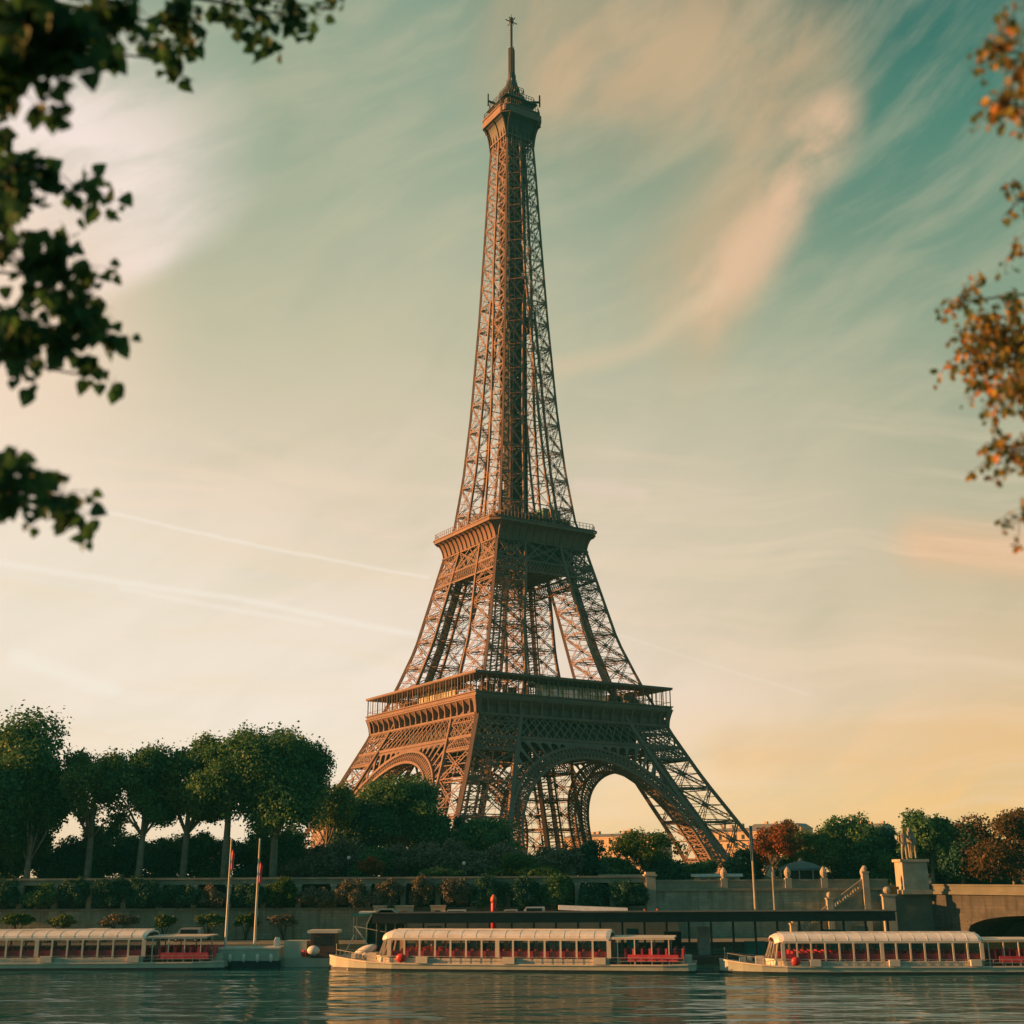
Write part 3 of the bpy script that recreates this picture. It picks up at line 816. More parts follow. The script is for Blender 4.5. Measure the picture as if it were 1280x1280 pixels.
for k in range(9): ms.box(-.55, .55, -.12, .12, 309+k*1.1, 309.5+k*1.1)
ms.lathe([(.6, 319.3), (.9, 320), (.8, 321.2), (.3, 321.8), (.12, 322), (.12, 323)], n=10)
ms.beam((-2.6, 0, 319.8), (2.6, 0, 319.8), .25, .3); ms.beam((0, -2.6, 319.8), (0, 2.6, 319.8), .25, .3); ms.beam((-2, -1.6, 320.2), (2, 1.6, 320.2), .2, .3)
ms.build('antenna_mast', 'iron_dark', tpo)

# ------------------------------------------------------------------ trees
def crown_mesh(seed, rx, ry, rz, nclump, per, size, gap=1.0, lobes=9):
    rg = random.Random(seed); mb = MB()
    L = []
    for i in range(lobes):
        a = rg.uniform(0, 2*pi); e = rg.uniform(-.65, 1.0); r = rg.uniform(.35, .72)
        c = Vector((cos(a)*r*sqrt(max(0, 1-e*e*.7)), sin(a)*r*sqrt(max(0, 1-e*e*.7)), e*.62)); L.append((c, rg.uniform(.2, .4)*gap))
    L.append((Vector((0, 0, .1)), .4))
    vs, fs = mb.v, mb.f
    for k in range(nclump):
        c, lr = rg.choice(L)
        d = Vector((rg.gauss(0, 1), rg.gauss(0, 1), rg.gauss(0, 1))).normalized()
        p = c + d*lr*(rg.random()**.45)
        cr = rg.uniform(.03, .065)
        for j in range(per):
            o_ = p + Vector((rg.gauss(0, cr), rg.gauss(0, cr), rg.gauss(0, cr)))
            x = Vector((o_.x*rx, o_.y*ry, o_.z*rz))
            s = size*rg.uniform(.55, 1.25)
            n_ = (d*.8 + Vector((rg.gauss(0, .8), rg.gauss(0, .8), rg.gauss(0, .8)+.5))).normalized()
            u = n_.cross(Vector((rg.gauss(0, 1), rg.gauss(0, 1), rg.gauss(0, 1)))).normalized()*s*.5; w_ = n_.cross(u).normalized()*s*.38
            i0 = len(vs)
            vs.extend([tuple(x-u), tuple(x+w_*.9-u*.1+n_*s*.06), tuple(x+u), tuple(x-w_-u*.1-n_*s*.05)]); fs.append((i0, i0+1, i0+2, i0+3))
    return mb, [Vector((c.x*rx, c.y*ry, c.z*rz)) for c, _ in L]
cache = {}
def tree(name, label, px, ptop, pbot_crown, wpx, Y, leaf, trunk_mat='bark', dens=1.0, size=.5, group=None, seed=None, cat='tree', bz=None, variant=None, lobes=9, tr=1.0, depth=None, gap=1.0):
    """crown between two heights, trunk down to the ground"""
    bz = GZ if bz is None else bz
    top = at(px, ptop, Y); bot = at(px, pbot_crown, Y)
    wid = (at(px+wpx/2, ptop, Y) - at(px-wpx/2, ptop, Y)).x
    rz_ = (top.z-bot.z)/2; rx = wid/2; cz = (top.z+bot.z)/2
    root = thing(name, label, cat, (top.x, Y, bz), 0, group)
    seed = seed if seed is not None else int(px*7+ptop)
    n_ = int(2000*dens*max(.35, (rx*rz_)/30))
    mb, Ls = crown_mesh(seed, rx*1.3, (depth or rx)*1.15, rz_*1.2, n_, 9, size*1.15, gap=gap, lobes=int(lobes*1.5)+3)
    mb.v = [(x, y, z+cz-bz) for x, y, z in mb.v]
    mb.build('crown', leaf, root)
    t = MB(); h_ = cz-bz; r0 = max(.14, .024*(top.z-bz))*tr; rg = random.Random(seed)
    lean = Vector((rg.uniform(-.4, .4), rg.uniform(-.4, .4), 0))
    t.tube([(0, 0, -.3), Vector((0, 0, h_*.3))+lean*.2, Vector((0, 0, h_*.62))+lean*.6, Vector((0, 0, h_))+lean, Vector((0, 0, h_+rz_*.6))+lean], [r0*1.25, r0, r0*.8, r0*.5, r0*.15], 8)
    for c in Ls[:9]:
        st = Vector((0, 0, max(h_-rz_*.9, h_*.35)))+lean*.5; e = Vector((c.x, c.y, c.z+cz-bz)); md = st.lerp(e, .5)+Vector((rg.uniform(-.4, .4), rg.uniform(-.4, .4), rg.uniform(0, .8)))
        t.tube([st, md, e], [r0*.45, r0*.28, r0*.08], 5)
    t.build('trunk', trunk_mat, root, True)
    return root
def bush(name, label, px, ptop, pbot, wpx, Y, leaf, group=None, size=.38, dens=1.0, cat='shrub', bz=None, depth=None, seed=None):
    top = at(px, ptop, Y); bot = at(px, pbot, Y)
    wid = (at(px+wpx/2, ptop, Y) - at(px-wpx/2, ptop, Y)).x
    rz_ = (top.z-bot.z)/2; rx = wid/2; cz = (top.z+bot.z)/2; z0 = bot.z if bz is None else bz
    root = thing(name, label, cat, (top.x, Y, z0), 0, group)
    n_ = int(1300*dens*max(.4, rx*rz_/8)**.8)
    mb, Ls = crown_mesh(seed or int(px*3+ptop), rx*1.3, (depth or rx)*1.2, rz_*1.25, n_, 8, size, lobes=18)
    mb.v = [(x, y, z+cz-z0) for x, y, z in mb.v]
    mb.build('foliage', leaf, root)
    t = MB(); rg = random.Random(int(px))
    for c in Ls[:6]: t.tube([(rg.uniform(-.2, .2), rg.uniform(-.2, .2), 0), Vector((c.x*.5, c.y*.5, (cz-z0)*.7)), Vector((c.x, c.y, c.z+cz-z0))], [.1, .07, .03], 5)
    t.build('stem', 'bark_dark', root)
    return root
GR = 'plane trees lining the upper quay'
tree('broad_tree', 'largest dark green tree at the left edge, its crown reaching the wall', 0, 902, 1092, 176, 226, 'leaf_green', dens=1.3, size=.6, lobes=14)
tree('bushy_tree', 'mid green bushy tree standing before the largest tree at the left edge', 48, 955, 1088, 80, 223, 'leaf_bright', dens=1.0, size=.5, lobes=12)
tree('plane_tree', 'thin crowned plane tree with sky showing through, next to the tall left edge tree', 124, 930, 1056, 128, 229, 'leaf_olive', dens=.4, gap=.6, group=GR, lobes=12)
tree('plane_tree', 'plane tree with a straight pale trunk, second of the quay row from the left', 186, 932, 1052, 124, 228, 'leaf_green', dens=.5, gap=.68, group=GR, lobes=12)
tree('plane_tree', 'narrow plane tree third in the quay row, left of the forked trunk', 240, 930, 1050, 122, 230, 'leaf_olive', dens=.5, gap=.68, group=GR, lobes=12)
tree('plane_tree', 'plane tree with a forked pale trunk behind the left flagpole', 291, 912, 1026, 132, 227, 'leaf_green', dens=.9, gap=.85, group=GR, lobes=13)
tree('plane_tree', 'broad dark plane tree behind the right flagpole, widest crown of the row', 350, 915, 1058, 130, 226, 'leaf_green', dens=1.1, group=GR, lobes=15)
tree('light_tree', 'light green loosely leaved tree left of the tower foot', 412, 980, 1062, 70, 248, 'leaf_olive', dens=.45, size=.45)
tree('dark_tree', 'large dark green tree in front of the left arch, rusty leaves on top', 498, 974, 1082, 118, 262, 'leaf_green', dens=1.1, size=.5, lobes=15)
tree('dark_tree', 'very dark round tree left of the one before the left arch', 448, 998, 1080, 64, 256, 'leaf_dark', dens=.9, size=.5)
tree('dark_tree', 'small dark tree just right of the tree before the left arch', 562, 1018, 1080, 50, 262, 'leaf_dark', dens=.8, size=.45)
tree('round_tree', 'dark rounded tree at the foot of the nearest tower corner', 606, 1022, 1085, 78, 258, 'leaf_green', dens=.95, size=.45, lobes=13)
tree('conical_tree', 'dense blue green conical tree under the large arch', 727, 1048, 1106, 54, 236, 'leaf_dark', dens=1.3, size=.4)
tree('spreading_tree', 'small green spreading tree before the sunlit far buildings under the large arch', 808, 1038, 1092, 86, 250, 'leaf_bright', dens=.45, size=.42, lobes=12, depth=5)
tree('orange_tree', 'rust orange autumn tree right of the tower foot', 964, 1030, 1088, 60, 246, 'leaf_orange', dens=.7, size=.42, lobes=11)
tree('orange_tree', 'small brown topped tree close behind the rust orange tree', 982, 1026, 1070, 40, 262, 'leaf_brown', dens=.6, size=.42)
tree('olive_tree', 'olive green tree left of centre above the round pavilion', 1022, 1038, 1092, 62, 250, 'leaf_olive', dens=.9, size=.45, lobes=12)
tree('tall_dark_tree', 'dark tree with an uneven top standing right of the pavilion', 1062, 1020, 1092, 74, 254, 'leaf_green', dens=.8, size=.5, lobes=14)
tree('tall_dark_tree', 'dark low tree left of the stone statue', 1108, 1034, 1092, 60, 258, 'leaf_dark', dens=1.0, size=.5)
tree('tall_dark_tree', 'dark green tree behind the stone statue', 1158, 1014, 1100, 66, 246, 'leaf_green', dens=1.1, size=.5, lobes=12)
tree('tall_dark_tree', 'dark tree right of the statue, between it and the brown tree', 1196, 1030, 1102, 60, 244, 'leaf_dark', dens=1.1, size=.5)
tree('brown_tree', 'wide brownish autumn tree at the right edge above the bridge', 1258, 1014, 1106, 112, 240, 'leaf_brown', dens=1.1, size=.5, lobes=15)
# undergrowth behind the row
BG = 'dark shrubs under the trees'
descr = ['behind the left edge tree', 'under the first thin plane tree', 'behind the second plane trunk', 'behind the third plane trunk', 'under the gap with sky', 'behind the left flagpole tip', 'behind the widest plane tree', 'left of the orange bush', 'behind the orange bush', 'under the large tree before the left arch', 'right of the first globe lamp', 'under the small dark tree', 'left of the second globe lamp', 'below the rounded tree', 'right of the nearest tower corner']
for i, px in enumerate([20, 84, 140, 186, 236, 300, 348, 390, 424, 470, 512, 552, 596, 640, 690]):
    tp_ = [1030, 1050, 1030, 1048, 1034, 1050, 1034, 1058, 1052, 1060, 1058, 1050, 1062, 1056, 1062][i]
    lf = ['leaf_dark', 'leaf_dark', 'leaf_green', 'leaf_dark', 'leaf_green', 'leaf_dark', 'leaf_green', 'leaf_plum', 'leaf_plum', 'leaf_green', 'leaf_plum', 'leaf_plum', 'leaf_plum', 'leaf_plum', 'leaf_plum'][i]
    bush('shrub', ('mauve tinged' if lf == 'leaf_plum' else 'deep green') + ' shrub ' + descr[i], px, tp_, 1112, 78, 238 if i < 7 else 232, lf, BG, size=.5, dens=.9)
bush('bright_shrub', 'bright green spreading shrub left of the conical tree', 660, 1070, 1108, 84, 222.5, 'leaf_bright', size=.38, dens=1.1)
bush('low_hedge', 'low clipped olive hedge between the two globe lamps', 556, 1084, 1106, 58, 221.5, 'leaf_olive', size=.3)
bush('orange_bush', 'small glowing orange bush right of the first globe lamp', 464, 1072, 1098, 30, 220.6, 'leaf_orange', size=.3, dens=1.0)
for i, (px, tp_, w_, lb) in enumerate([(770, 1072, 60, 'between the conical and the spreading tree'), (830, 1074, 70, 'under the spreading tree'), (880, 1076, 56, 'beside the lit tower foot'), (930, 1062, 50, 'under the last rise of the tower foot'), (1000, 1064, 60, 'left behind the round pavilion'), (1060, 1060, 70, 'right behind the round pavilion'), (1115, 1062, 60, 'left of the statue plinth'), (1185, 1064, 60, 'right of the statue plinth'), (1240, 1062, 70, 'under the brown tree at the right edge')]):
    bush('shrub', 'dark green shrub ' + lb, px, tp_, 1116, w_, 250 + (i % 3)*3, 'leaf_dark' if i % 2 else 'leaf_green', BG, size=.5)
# far wooded line either side
for i, (px, tp_, w_, Y_, lf) in enumerate([(-60, 960, 160, 235, 'leaf_green'), (1330, 1030, 110, 236, 'leaf_brown')]):
    tree('outer_tree', ['dark tree cut by the left edge of the view', 'brown tree cut by the right edge of the view'][i], px, tp_, 1090, w_, Y_, lf, dens=.8, size=.6)

# ------------------------------------------------------------------ far buildings
def building(label, px0, px1, ptop, Y, rz, storeys, bays, depth=14):
    a = at(px0, ptop, Y); b_ = at(px1, ptop, Y)
    w_ = (b_.x-a.x); h_ = a.z-GZ; root = thing('apartment_building', label, 'building', ((a.x+b_.x)/2, Y, GZ), rz, 'distant apartment buildings')
    hw = h_*.9; body = MB(); body.box(-w_/2, w_/2, -depth/2, depth/2, -.5, hw); body.box(-w_/2-.3, w_/2+.3, -depth/2-.3, depth/2+.3, hw, hw+.5)
    for s in range(1, storeys): body.box(-w_/2-.12, w_/2+.12, -depth/2-.12, depth/2+.12, hw*s/storeys-.15, hw*s/storeys+.05)
    body.build('wall', 'facade', root)
    rf_ = MB(); rf_.prism([(-w_/2, -depth/2), (w_/2, -depth/2), (w_/2, depth/2), (-w_/2, depth/2)], hw+.5, h_, .8)
    r_ = rf_.build('roof', 'zinc', root)
    rg = random.Random(int(px0))
    for k in range(max(3, bays//2)):
        x = rg.uniform(-w_*.38, w_*.38); MB().box(x, x+1.6, -1, 1, h_-.2, h_+rg.uniform(1, 2.6)).build('chimney', 'facade', r_)
    for s in range(storeys):
        for k in range(bays):
            x = -w_/2 + w_*(k+.5)/bays; z = hw*(s+.28)/storeys; ww = min(.75, w_/bays*.28); wh = hw/storeys*.5
            f = MB(); f.box(x-ww-.15, x+ww+.15, -depth/2-.08, -depth/2+.02, z-.15, z+wh+.15)
            fo = f.build('window', 'stone_pale', root)
            MB().box(x-ww, x+ww, -depth/2-.12, -depth/2-.02, z, z+wh).build('pane', 'pane', fo)
    return root
building('long sunlit block with a pale roof seen under the large arch', 700, 838, 1043, 620, R(-38), 5, 12, 16)
building('sunlit block partly behind the tower foot on the right', 872, 968, 1036, 600, R(-40), 5, 9, 16)
building('orange lit roof block rising above the rust orange tree', 940, 1010, 1030, 680, R(-36), 6, 7, 16)
building('small block with a blue grey roof above the trees left of the statue', 1070, 1112, 1030, 640, R(-38), 6, 5, 12)
building('low block glimpsed between the trees left of the tower', 396, 452, 1010, 560, R(-38), 6, 5, 14)

# ------------------------------------------------------------------ quay wall and its planted gallery
XL, XG = -170.0, at(812, 1100, 215).x
qw = thing('quay_wall', 'long stone quay wall with an open planted gallery behind the boats', 'wall', (0, 215, QZ))
MB().box(XL, XG, -.6, 1.2, 0, 3.4-QZ).build('lower_wall', 'ashlar', qw)
b_ = MB(); b_.box(XL, XG, -.9, 1.4, 3.4-QZ, 3.75-QZ); b_.build('ledge', 'stone', qw)
b_ = MB(); b_.box(XL, XG, -.5, 1.6, 7.5-QZ, 8.3-QZ); b_.box(XL, XG, -.8, 1.9, 8.3-QZ, 8.6-QZ)
b_.build('upper_beam', 'stone', qw)
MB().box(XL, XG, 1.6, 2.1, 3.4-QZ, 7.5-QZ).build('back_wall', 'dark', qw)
sp_px = 43.4
pil = None
x = XG - .5; k = 0
while x > -110:
    if pil is None:
        p_ = MB(); p_.box(-.42, .42, -.45, .7, 3.75-QZ, 7.5-QZ); p_.box(-.55, .55, -.6, .8, 7.1-QZ, 7.5-QZ); pil = p_.build('pillar', 'stone_pale', qw, loc=(x, 0, 0))
    else: twin(pil, qw, loc=(x, 0, 0))
    x -= 5.85; k += 1
lampball = None
shr = []
px = 784; k = 0
where = ['next to the end pillar by the pale wall', 'second from the end pillar', 'above the middle of the white roofed stall', 'above the left end of the white roofed stall', 'right of the red column', 'just behind the red column', 'left of the red column', 'above the cream sheds', 'above the left cream shed', 'right of the green awning', 'above the green awning', 'right of the work barge cabin', 'above the work barge cabin', 'left of the work barge cabin', 'between barge and right flagpole', 'behind the right flagpole', 'behind the left flagpole', 'above the stern of the left boat', 'left of the left boat flag', 'above the end of the left roof', 'above the middle of the left boat roof', 'above the left boat windows', 'at the far left of the wall']
while px > -60 and k < len(where):
    kind = ['leaf_dark', 'leaf_dark', 'leaf_green', 'leaf_dark', 'leaf_dark', 'leaf_plum', 'leaf_plum', 'leaf_plum', 'leaf_plum', 'leaf_plum', 'leaf_bright', 'leaf_dark', 'leaf_plum', 'leaf_dark', 'leaf_dark'][k % 15]
    big = 1.25 if k in (2, 4) else 1.0
    bush('gallery_shrub', 'rounded shrub spilling from the quay gallery ' + where[k], px, 1100 - (9 if big > 1 else 0) + random.uniform(-5, 7), 1137 + random.uniform(-3, 3), random.uniform(31, 47)*big, 213.2, kind, 'shrubs in the quay wall gallery', size=.3, dens=1.3, bz=3.75, depth=2.1)
    px -= sp_px + random.uniform(-1.5, 1.5); k += 1
# right hand wall
XE = 62.5
rw = thing('stone_wall', 'pale stone retaining wall with a solid parapet right of the planted gallery', 'wall', (0, 215, QZ))
MB().box(XG, XE, -.2, 1.4, 0, 6.1-QZ).build('wall_face', 'ashlar', rw)
b_ = MB(); b_.box(XG, XE, -.5, 1.6, 6.1-QZ, 6.5-QZ); b_.build('cornice', 'stone', rw)
b_ = MB(); b_.box(XG, XE, -.1, .4, 6.5-QZ, 7.6-QZ); b_.box(XG, XE, -.25, .55, 7.6-QZ, 7.9-QZ); b_.build('parapet', 'stone', rw)
b_ = MB(); b_.box(XG-.7, XG+.9, -1.0, 1.9, 0, 9.2-QZ); b_.box(XG-.95, XG+1.15, -1.25, 2.1, 8.5-QZ, 8.8-QZ)
b_.build('end_pier', 'stone_pale', rw)
for px in (905, 985, 1030, 1080):
    p = at(px, 1100, 215); b_ = MB(); b_.box(-.55, .55, -.45, .6, 6.1-QZ, 8.1-QZ); b_.lathe([(.3, 0), (.55, .5), (.6, 1.0), (.35, 1.5), (.1, 1.8)], (0, .1, 8.1-QZ), 10)
    b_.build('parapet_post', 'stone_pale', rw, loc=(p.x, 0, 0))
# stair against the wall
s0, s1 = at(992, 1146, 213), at(1075, 1100, 213)
st = thing('stone_stair', 'stone stair with balusters climbing to the bridge approach', 'stair', (s0.x, 211.6, QZ))
L_ = s1.x-s0.x; Hh_ = GZ-QZ; nst = 34
b_ = MB()
for k in range(nst): b_.box(L_*k/nst, L_*(k+1)/nst-.004, 0, 2.9, 0, Hh_*(k+1)/nst)
b_.build('step', 'stone', st)
b_ = MB(); b_.beam((0, -.25, 1.2), (L_, -.25, Hh_+1.2), .35, .35); b_.beam((0, -.25, .15), (L_, -.25, Hh_+.1), .4, .3); b_.build('handrail', 'stone', st)
b_ = MB()
for k in range(26):
    x = L_*(k+.5)/26; z = Hh_*(k+.5)/26; b_.lathe([(.1, .25), (.17, .5), (.08, .8), (.1, 1.05)], (x, -.25, z), 8)
b_.build('baluster', 'stone_pale', st)
for k, x in enumerate((-.5, L_*.5, L_+.4)):
    z = max(0, Hh_*x/L_); b_ = MB(); b_.box(x-.5, x+.5, -.8, .3, 0 if k != 1 else 0, z+2.0); b_.box(x-.62, x+.62, -.9, .35, z+2.0, z+2.25); b_.ball((x, -.3, z+2.7), .45, .45, .5); b_.build('newel', 'stone_pale', st)

# ------------------------------------------------------------------ bridge
bd = Vector((0.534, -0.845, 0)); B0 = Vector((70.0, 214.2, 0))
ba = atan2(bd.y, bd.x)
bridge = thing('stone_bridge', 'stone arch bridge with a low parapet at the right edge', 'bridge', (B0.x, B0.y, WZ), ba)
# local x runs out over the river, local y = +width goes to the right bank side (away from the visible face)
TOP = 5.4-WZ; Wd = 33.0
span, pierw = 27.0, 3.6
def bridge_side():
    mb = MB(); x = -2.0
    segs = []
    mb.box(-4, 5, 0, Wd, 0, TOP)              # abutment
    x = 5.0
    for s in range(4):
        n_ = 20; pts = []
        for i in range(n_+1):
            u = i/n_; pts.append((x+span*u, 2.5 + 3.9*max(0, 1-(2*u-1)**2)**.38))
        for (xa, za), (xb, zb) in zip(pts[:-1], pts[1:]):
            for y in (0, Wd):
                q4 = [(xa, y, za), (xb, y, zb), (xb, y, TOP), (xa, y, TOP)]; mb.add(q4, [(0, 1, 2, 3)])
            mb.add([(xa, 0, za), (xb, 0, zb), (xb, Wd, zb), (xa, Wd, za)], [(0, 1, 2, 3)])
        mb.add([(x, 0, TOP), (x+span, 0, TOP), (x+span, Wd, TOP), (x, Wd, TOP)], [(0, 1, 2, 3)])
        mb.box(x+span, x+span+pierw, 0, Wd, -4, TOP)
        x += span+pierw
    return mb
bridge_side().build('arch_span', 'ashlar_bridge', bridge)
x = 5.0
for s in range(4):
    vr = MB()
    for i in range(20):
        u0, u1 = i/20, (i+1)/20
        z_ = lambda u: 2.5 + 3.9*max(0, 1-(2*u-1)**2)**.38
        vr.beam((x+span*u0, -.1, z_(u0)+.45), (x+span*u1, -.1, z_(u1)+.45), .3, .9, (0, 0, 1), True)
    x += span+pierw
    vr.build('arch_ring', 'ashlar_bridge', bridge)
pr = MB(); pr.box(-4, 127, -.5, .6, TOP, TOP+.5); pr.box(-4, 127, -.2, .3, TOP+.5, TOP+1.35); pr.box(-4, 127, -.35, .45, TOP+1.35, TOP+1.6)
pr.box(-4, 127, Wd-.4, Wd+.4, TOP, TOP+1.5)
pr.build('parapet', 'quay', bridge)
for s in range(4):
    x = 5 + (span+pierw)*(s+1) - pierw/2
    c_ = MB(); c_.lathe([(1.9, -2), (1.9, 4.2), (1.2, 5.2), (.3, 6)], (x, -.2, 0), 14); c_.build('cutwater', 'ashlar_bridge', bridge)
# bank behind the bridge head
tag(MB().box(60, 400, 214.9, 232, QZ-4, 5.4).build('embankment', 'quay'), kind='structure')

# statue: warrior beside a horse, on a tall pedestal
pc = at(1143, 1120, 216); ped_w = 2.1
stt = thing('stone_statue', 'grey stone statue of a man beside a horse on a tall pale pedestal', 'statue', (pc.x, 216.5, 5.4))
p_ = MB(); p_.box(-ped_w-.35, ped_w+.35, -2.6, 2.6, 0, .7); p_.box(-ped_w, ped_w, -2.2, 2.2, .7, 5.2); p_.box(-ped_w-.3, ped_w+.3, -2.5, 2.5, 5.2, 5.65)
p_.build('pedestal', 'stone_pale', stt)
def skin(name, verts, edges, radii, m, parent, root=0, loc=(0, 0, 0), lev=2):
    me = bpy.data.meshes.new(name); me.from_pydata(verts, edges, []); o = bpy.data.objects.new(name, me); C.objects.link(o)
    me.materials.append(M[m]); md = o.modifiers.new('skin', 'SKIN'); md.use_smooth_shade = True
    sv = me.skin_vertices[0].data
    for i, r in enumerate(radii): sv[i].radius = (r, r) if not hasattr(r, '__len__') else r
    sv[root].use_root = True
    s_ = o.modifiers.new('sub', 'SUBSURF'); s_.levels = lev; s_.render_levels = lev
    o.parent = parent; o.location = loc
    return o
hv = [(0, 0, 2.6), (.9, 0, 2.55), (-.9, 0, 2.7), (-1.35, 0, 3.3), (-1.6, 0, 3.95), (-2.05, 0, 3.75), (-2.35, 0, 3.45),
      (1.25, .25, 2.3), (1.15, .28, 1.6), (1.4, .28, 1.0), (1.3, .28, .1), (1.25, -.25, 2.3), (1.1, -.28, 1.6), (1.45, -.28, 1.0), (1.4, -.28, .1),
      (-1.0, .28, 2.2), (-.95, .28, 1.3), (-.95, .28, .1), (-1.0, -.28, 2.2), (-1.5, -.28, 1.6), (-1.25, -.28, .9),
      (1.5, 0, 2.6), (1.8, 0, 1.9), (1.8, 0, 1.1)]
he = [(0, 1), (0, 2), (2, 3), (3, 4), (4, 5), (5, 6), (1, 7), (7, 8), (8, 9), (9, 10), (1, 11), (11, 12), (12, 13), (13, 14), (2, 15), (15, 16), (16, 17), (2, 18), (18, 19), (19, 20), (1, 21), (21, 22), (22, 23)]
hr = [.62, .6, .58, .4, .3, .22, .14, .36, .24, .13, .12, .36, .24, .13, .12, .25, .15, .12, .25, .15, .1, .2, .16, .08]
_h = skin('horse', hv, he, hr, 'stone', stt, 0, (.65, .5, 5.65)); _h.scale = (1.0, 1.25, 1.28); _h.rotation_euler = (0, 0, R(66))
mv = [(0, 0, 1.95), (0, 0, 2.45), (0, 0, 2.95), (0, 0, 3.35), (0, -.02, 3.62), (.16, 0, 1.8), (.2, -.1, 1.0), (.2, 0, .12), (.24, -.3, .06), (-.16, 0, 1.8), (-.26, .1, 1.0), (-.3, .2, .12), (-.3, -.1, .06),
      (.45, 0, 2.95), (.7, -.05, 2.45), (.85, -.25, 2.7), (-.45, 0, 2.95), (-.62, 0, 2.4), (-.6, -.25, 1.95), (0, -.03, 3.85)]
me_ = [(0, 1), (1, 2), (2, 3), (3, 4), (4, 19), (0, 5), (5, 6), (6, 7), (7, 8), (0, 9), (9, 10), (10, 11), (11, 12), (2, 13), (13, 14), (14, 15), (2, 16), (16, 17), (17, 18)]
mr = [.36, .33, .4, .14, .24, .25, .17, .11, .08, .25, .17, .11, .08, .17, .13, .09, .17, .13, .09, .2]
skin('warrior', mv, me_, mr, 'stone', stt, 0, (-1.15, -1.1, 5.65)).scale = (1.3, 1.3, 1.32)
# pale posts and lamps at the bridge approach
def lamp(label, px, ptop, pbot, Y, m, r=.12, globe=True, top=None, group=None, name='street_lamp', cat='street lamp'):
    a = at(px, ptop, Y); b2 = at(px, pbot, Y); root = thing(name, label, cat, (a.x, Y, b2.z), 0, group)
    h_ = a.z-b2.z; MB().lathe([(r*2, 0), (r*1.6, .5), (r, .8), (r*.8, h_-.5)], n=8).build('post', m, root)
    if globe: MB().ball((0, 0, h_-.3), .32, .32, .34, 12, 8).build('globe', 'white', root, True)
    if top:
        MB().box(-.24, .24, -.16, .16, h_-top[1], h_-.3).build('banner', top[0], root)
    return root
lamp('globe lamp left of the orange bush', 436, 1070, 1104, 221, 'dark', group='globe lamps above the quay')
lamp('globe lamp right of the low clipped hedge', 580, 1077, 1104, 221, 'dark', group='globe lamps above the quay')
lamp('pale post with a blue banner at the tower foot', 938, 1030, 1143, 213.2, 'stone_pale', .2, False, ('blue', 6.0), name='banner_post', cat='post')
lamp('plain pale post right of the blue banner post', 965, 1086, 1143, 213.2, 'stone_pale', .2, False, name='pale_post', cat='post')
pw = at(1109, 1120, 211); b_ = MB(); b_.box(-1.0, 1.0, -1, 1, 0, pw.z-QZ); b_.box(-1.2, 1.2, -1.2, 1.2, pw.z-QZ, pw.z-QZ+.3); b_.ball((0, 0, pw.z-QZ+.9), .7, .7, .6)
tag(b_.build('gate_pier', 'stone_pale', loc=(pw.x, 211, QZ)), 'square white stone pier below the statue at the stair head', 'pier')
# round pavilion with a shallow conical roof
pc = at(1003, 1108, 236); kv = thing('round_pavilion', 'dark round pavilion with a shallow grey conical roof', 'pavilion', (pc.x, 236, GZ))
MB().lathe([(4.3, 2.7), (4.2, 3.1), (2.2, 4.0), (.6, 4.35), (.2, 4.9)], n=20).build('roof', 'canvas', kv)
MB().lathe([(3.2, 0), (3.2, 2.7)], n=20).build('body', 'dark', kv)
for k in range(10):
    a = 2*pi*k/10; MB().beam((4*cos(a), 4*sin(a), 0), (4*cos(a), 4*sin(a), 2.75), .15).build('column', 'metal', kv)
# low white kiosk at the foot of the leg
pc = at(896, 1096, 232); kv = thing('low_kiosk', 'low flat roofed cream kiosk at the sunlit tower foot', 'kiosk', (pc.x, 232, GZ))
MB().box(-3.9, 3.9, -1.6, 1.6, 0, 1.7).build('body', 'facade', kv); MB().box(-4.4, 4.4, -2, 2, 1.7, 2.2).build('roof', 'roof_white', kv)
for k in range(4): MB().box(-3.2+k*1.7, -2.1+k*1.7, -1.66, -1.58, .6, 1.4).build('window', 'pane', kv)
pc = at(780, 1096, 221); kv = thing('stone_screen', 'low pale screen wall behind the gallery end pillar', 'wall', (pc.x, 221, GZ))
MB().box(-4.2, 4.2, -.3, .3, 0, 1.9).build('panel', 'facade', kv); MB().box(-4.4, 4.4, -.45, .45, 1.9, 2.2).build('coping', 'stone_pale', kv)
pc = at(532, 1094, 223); kv = thing('ticket_booth', 'tiny pale ticket booth between the globe lamps', 'booth', (pc.x, 223, GZ))
MB().box(-.9, .9, -.9, .9, 0, 2.5).build('body', 'white', kv); MB().box(-1.15, 1.15, -1.15, 1.15, 2.5, 2.75).build('roof', 'metal', kv); MB().box(-.6, .6, -.96, -.88, 1.1, 2.0).build('window', 'pane', kv)

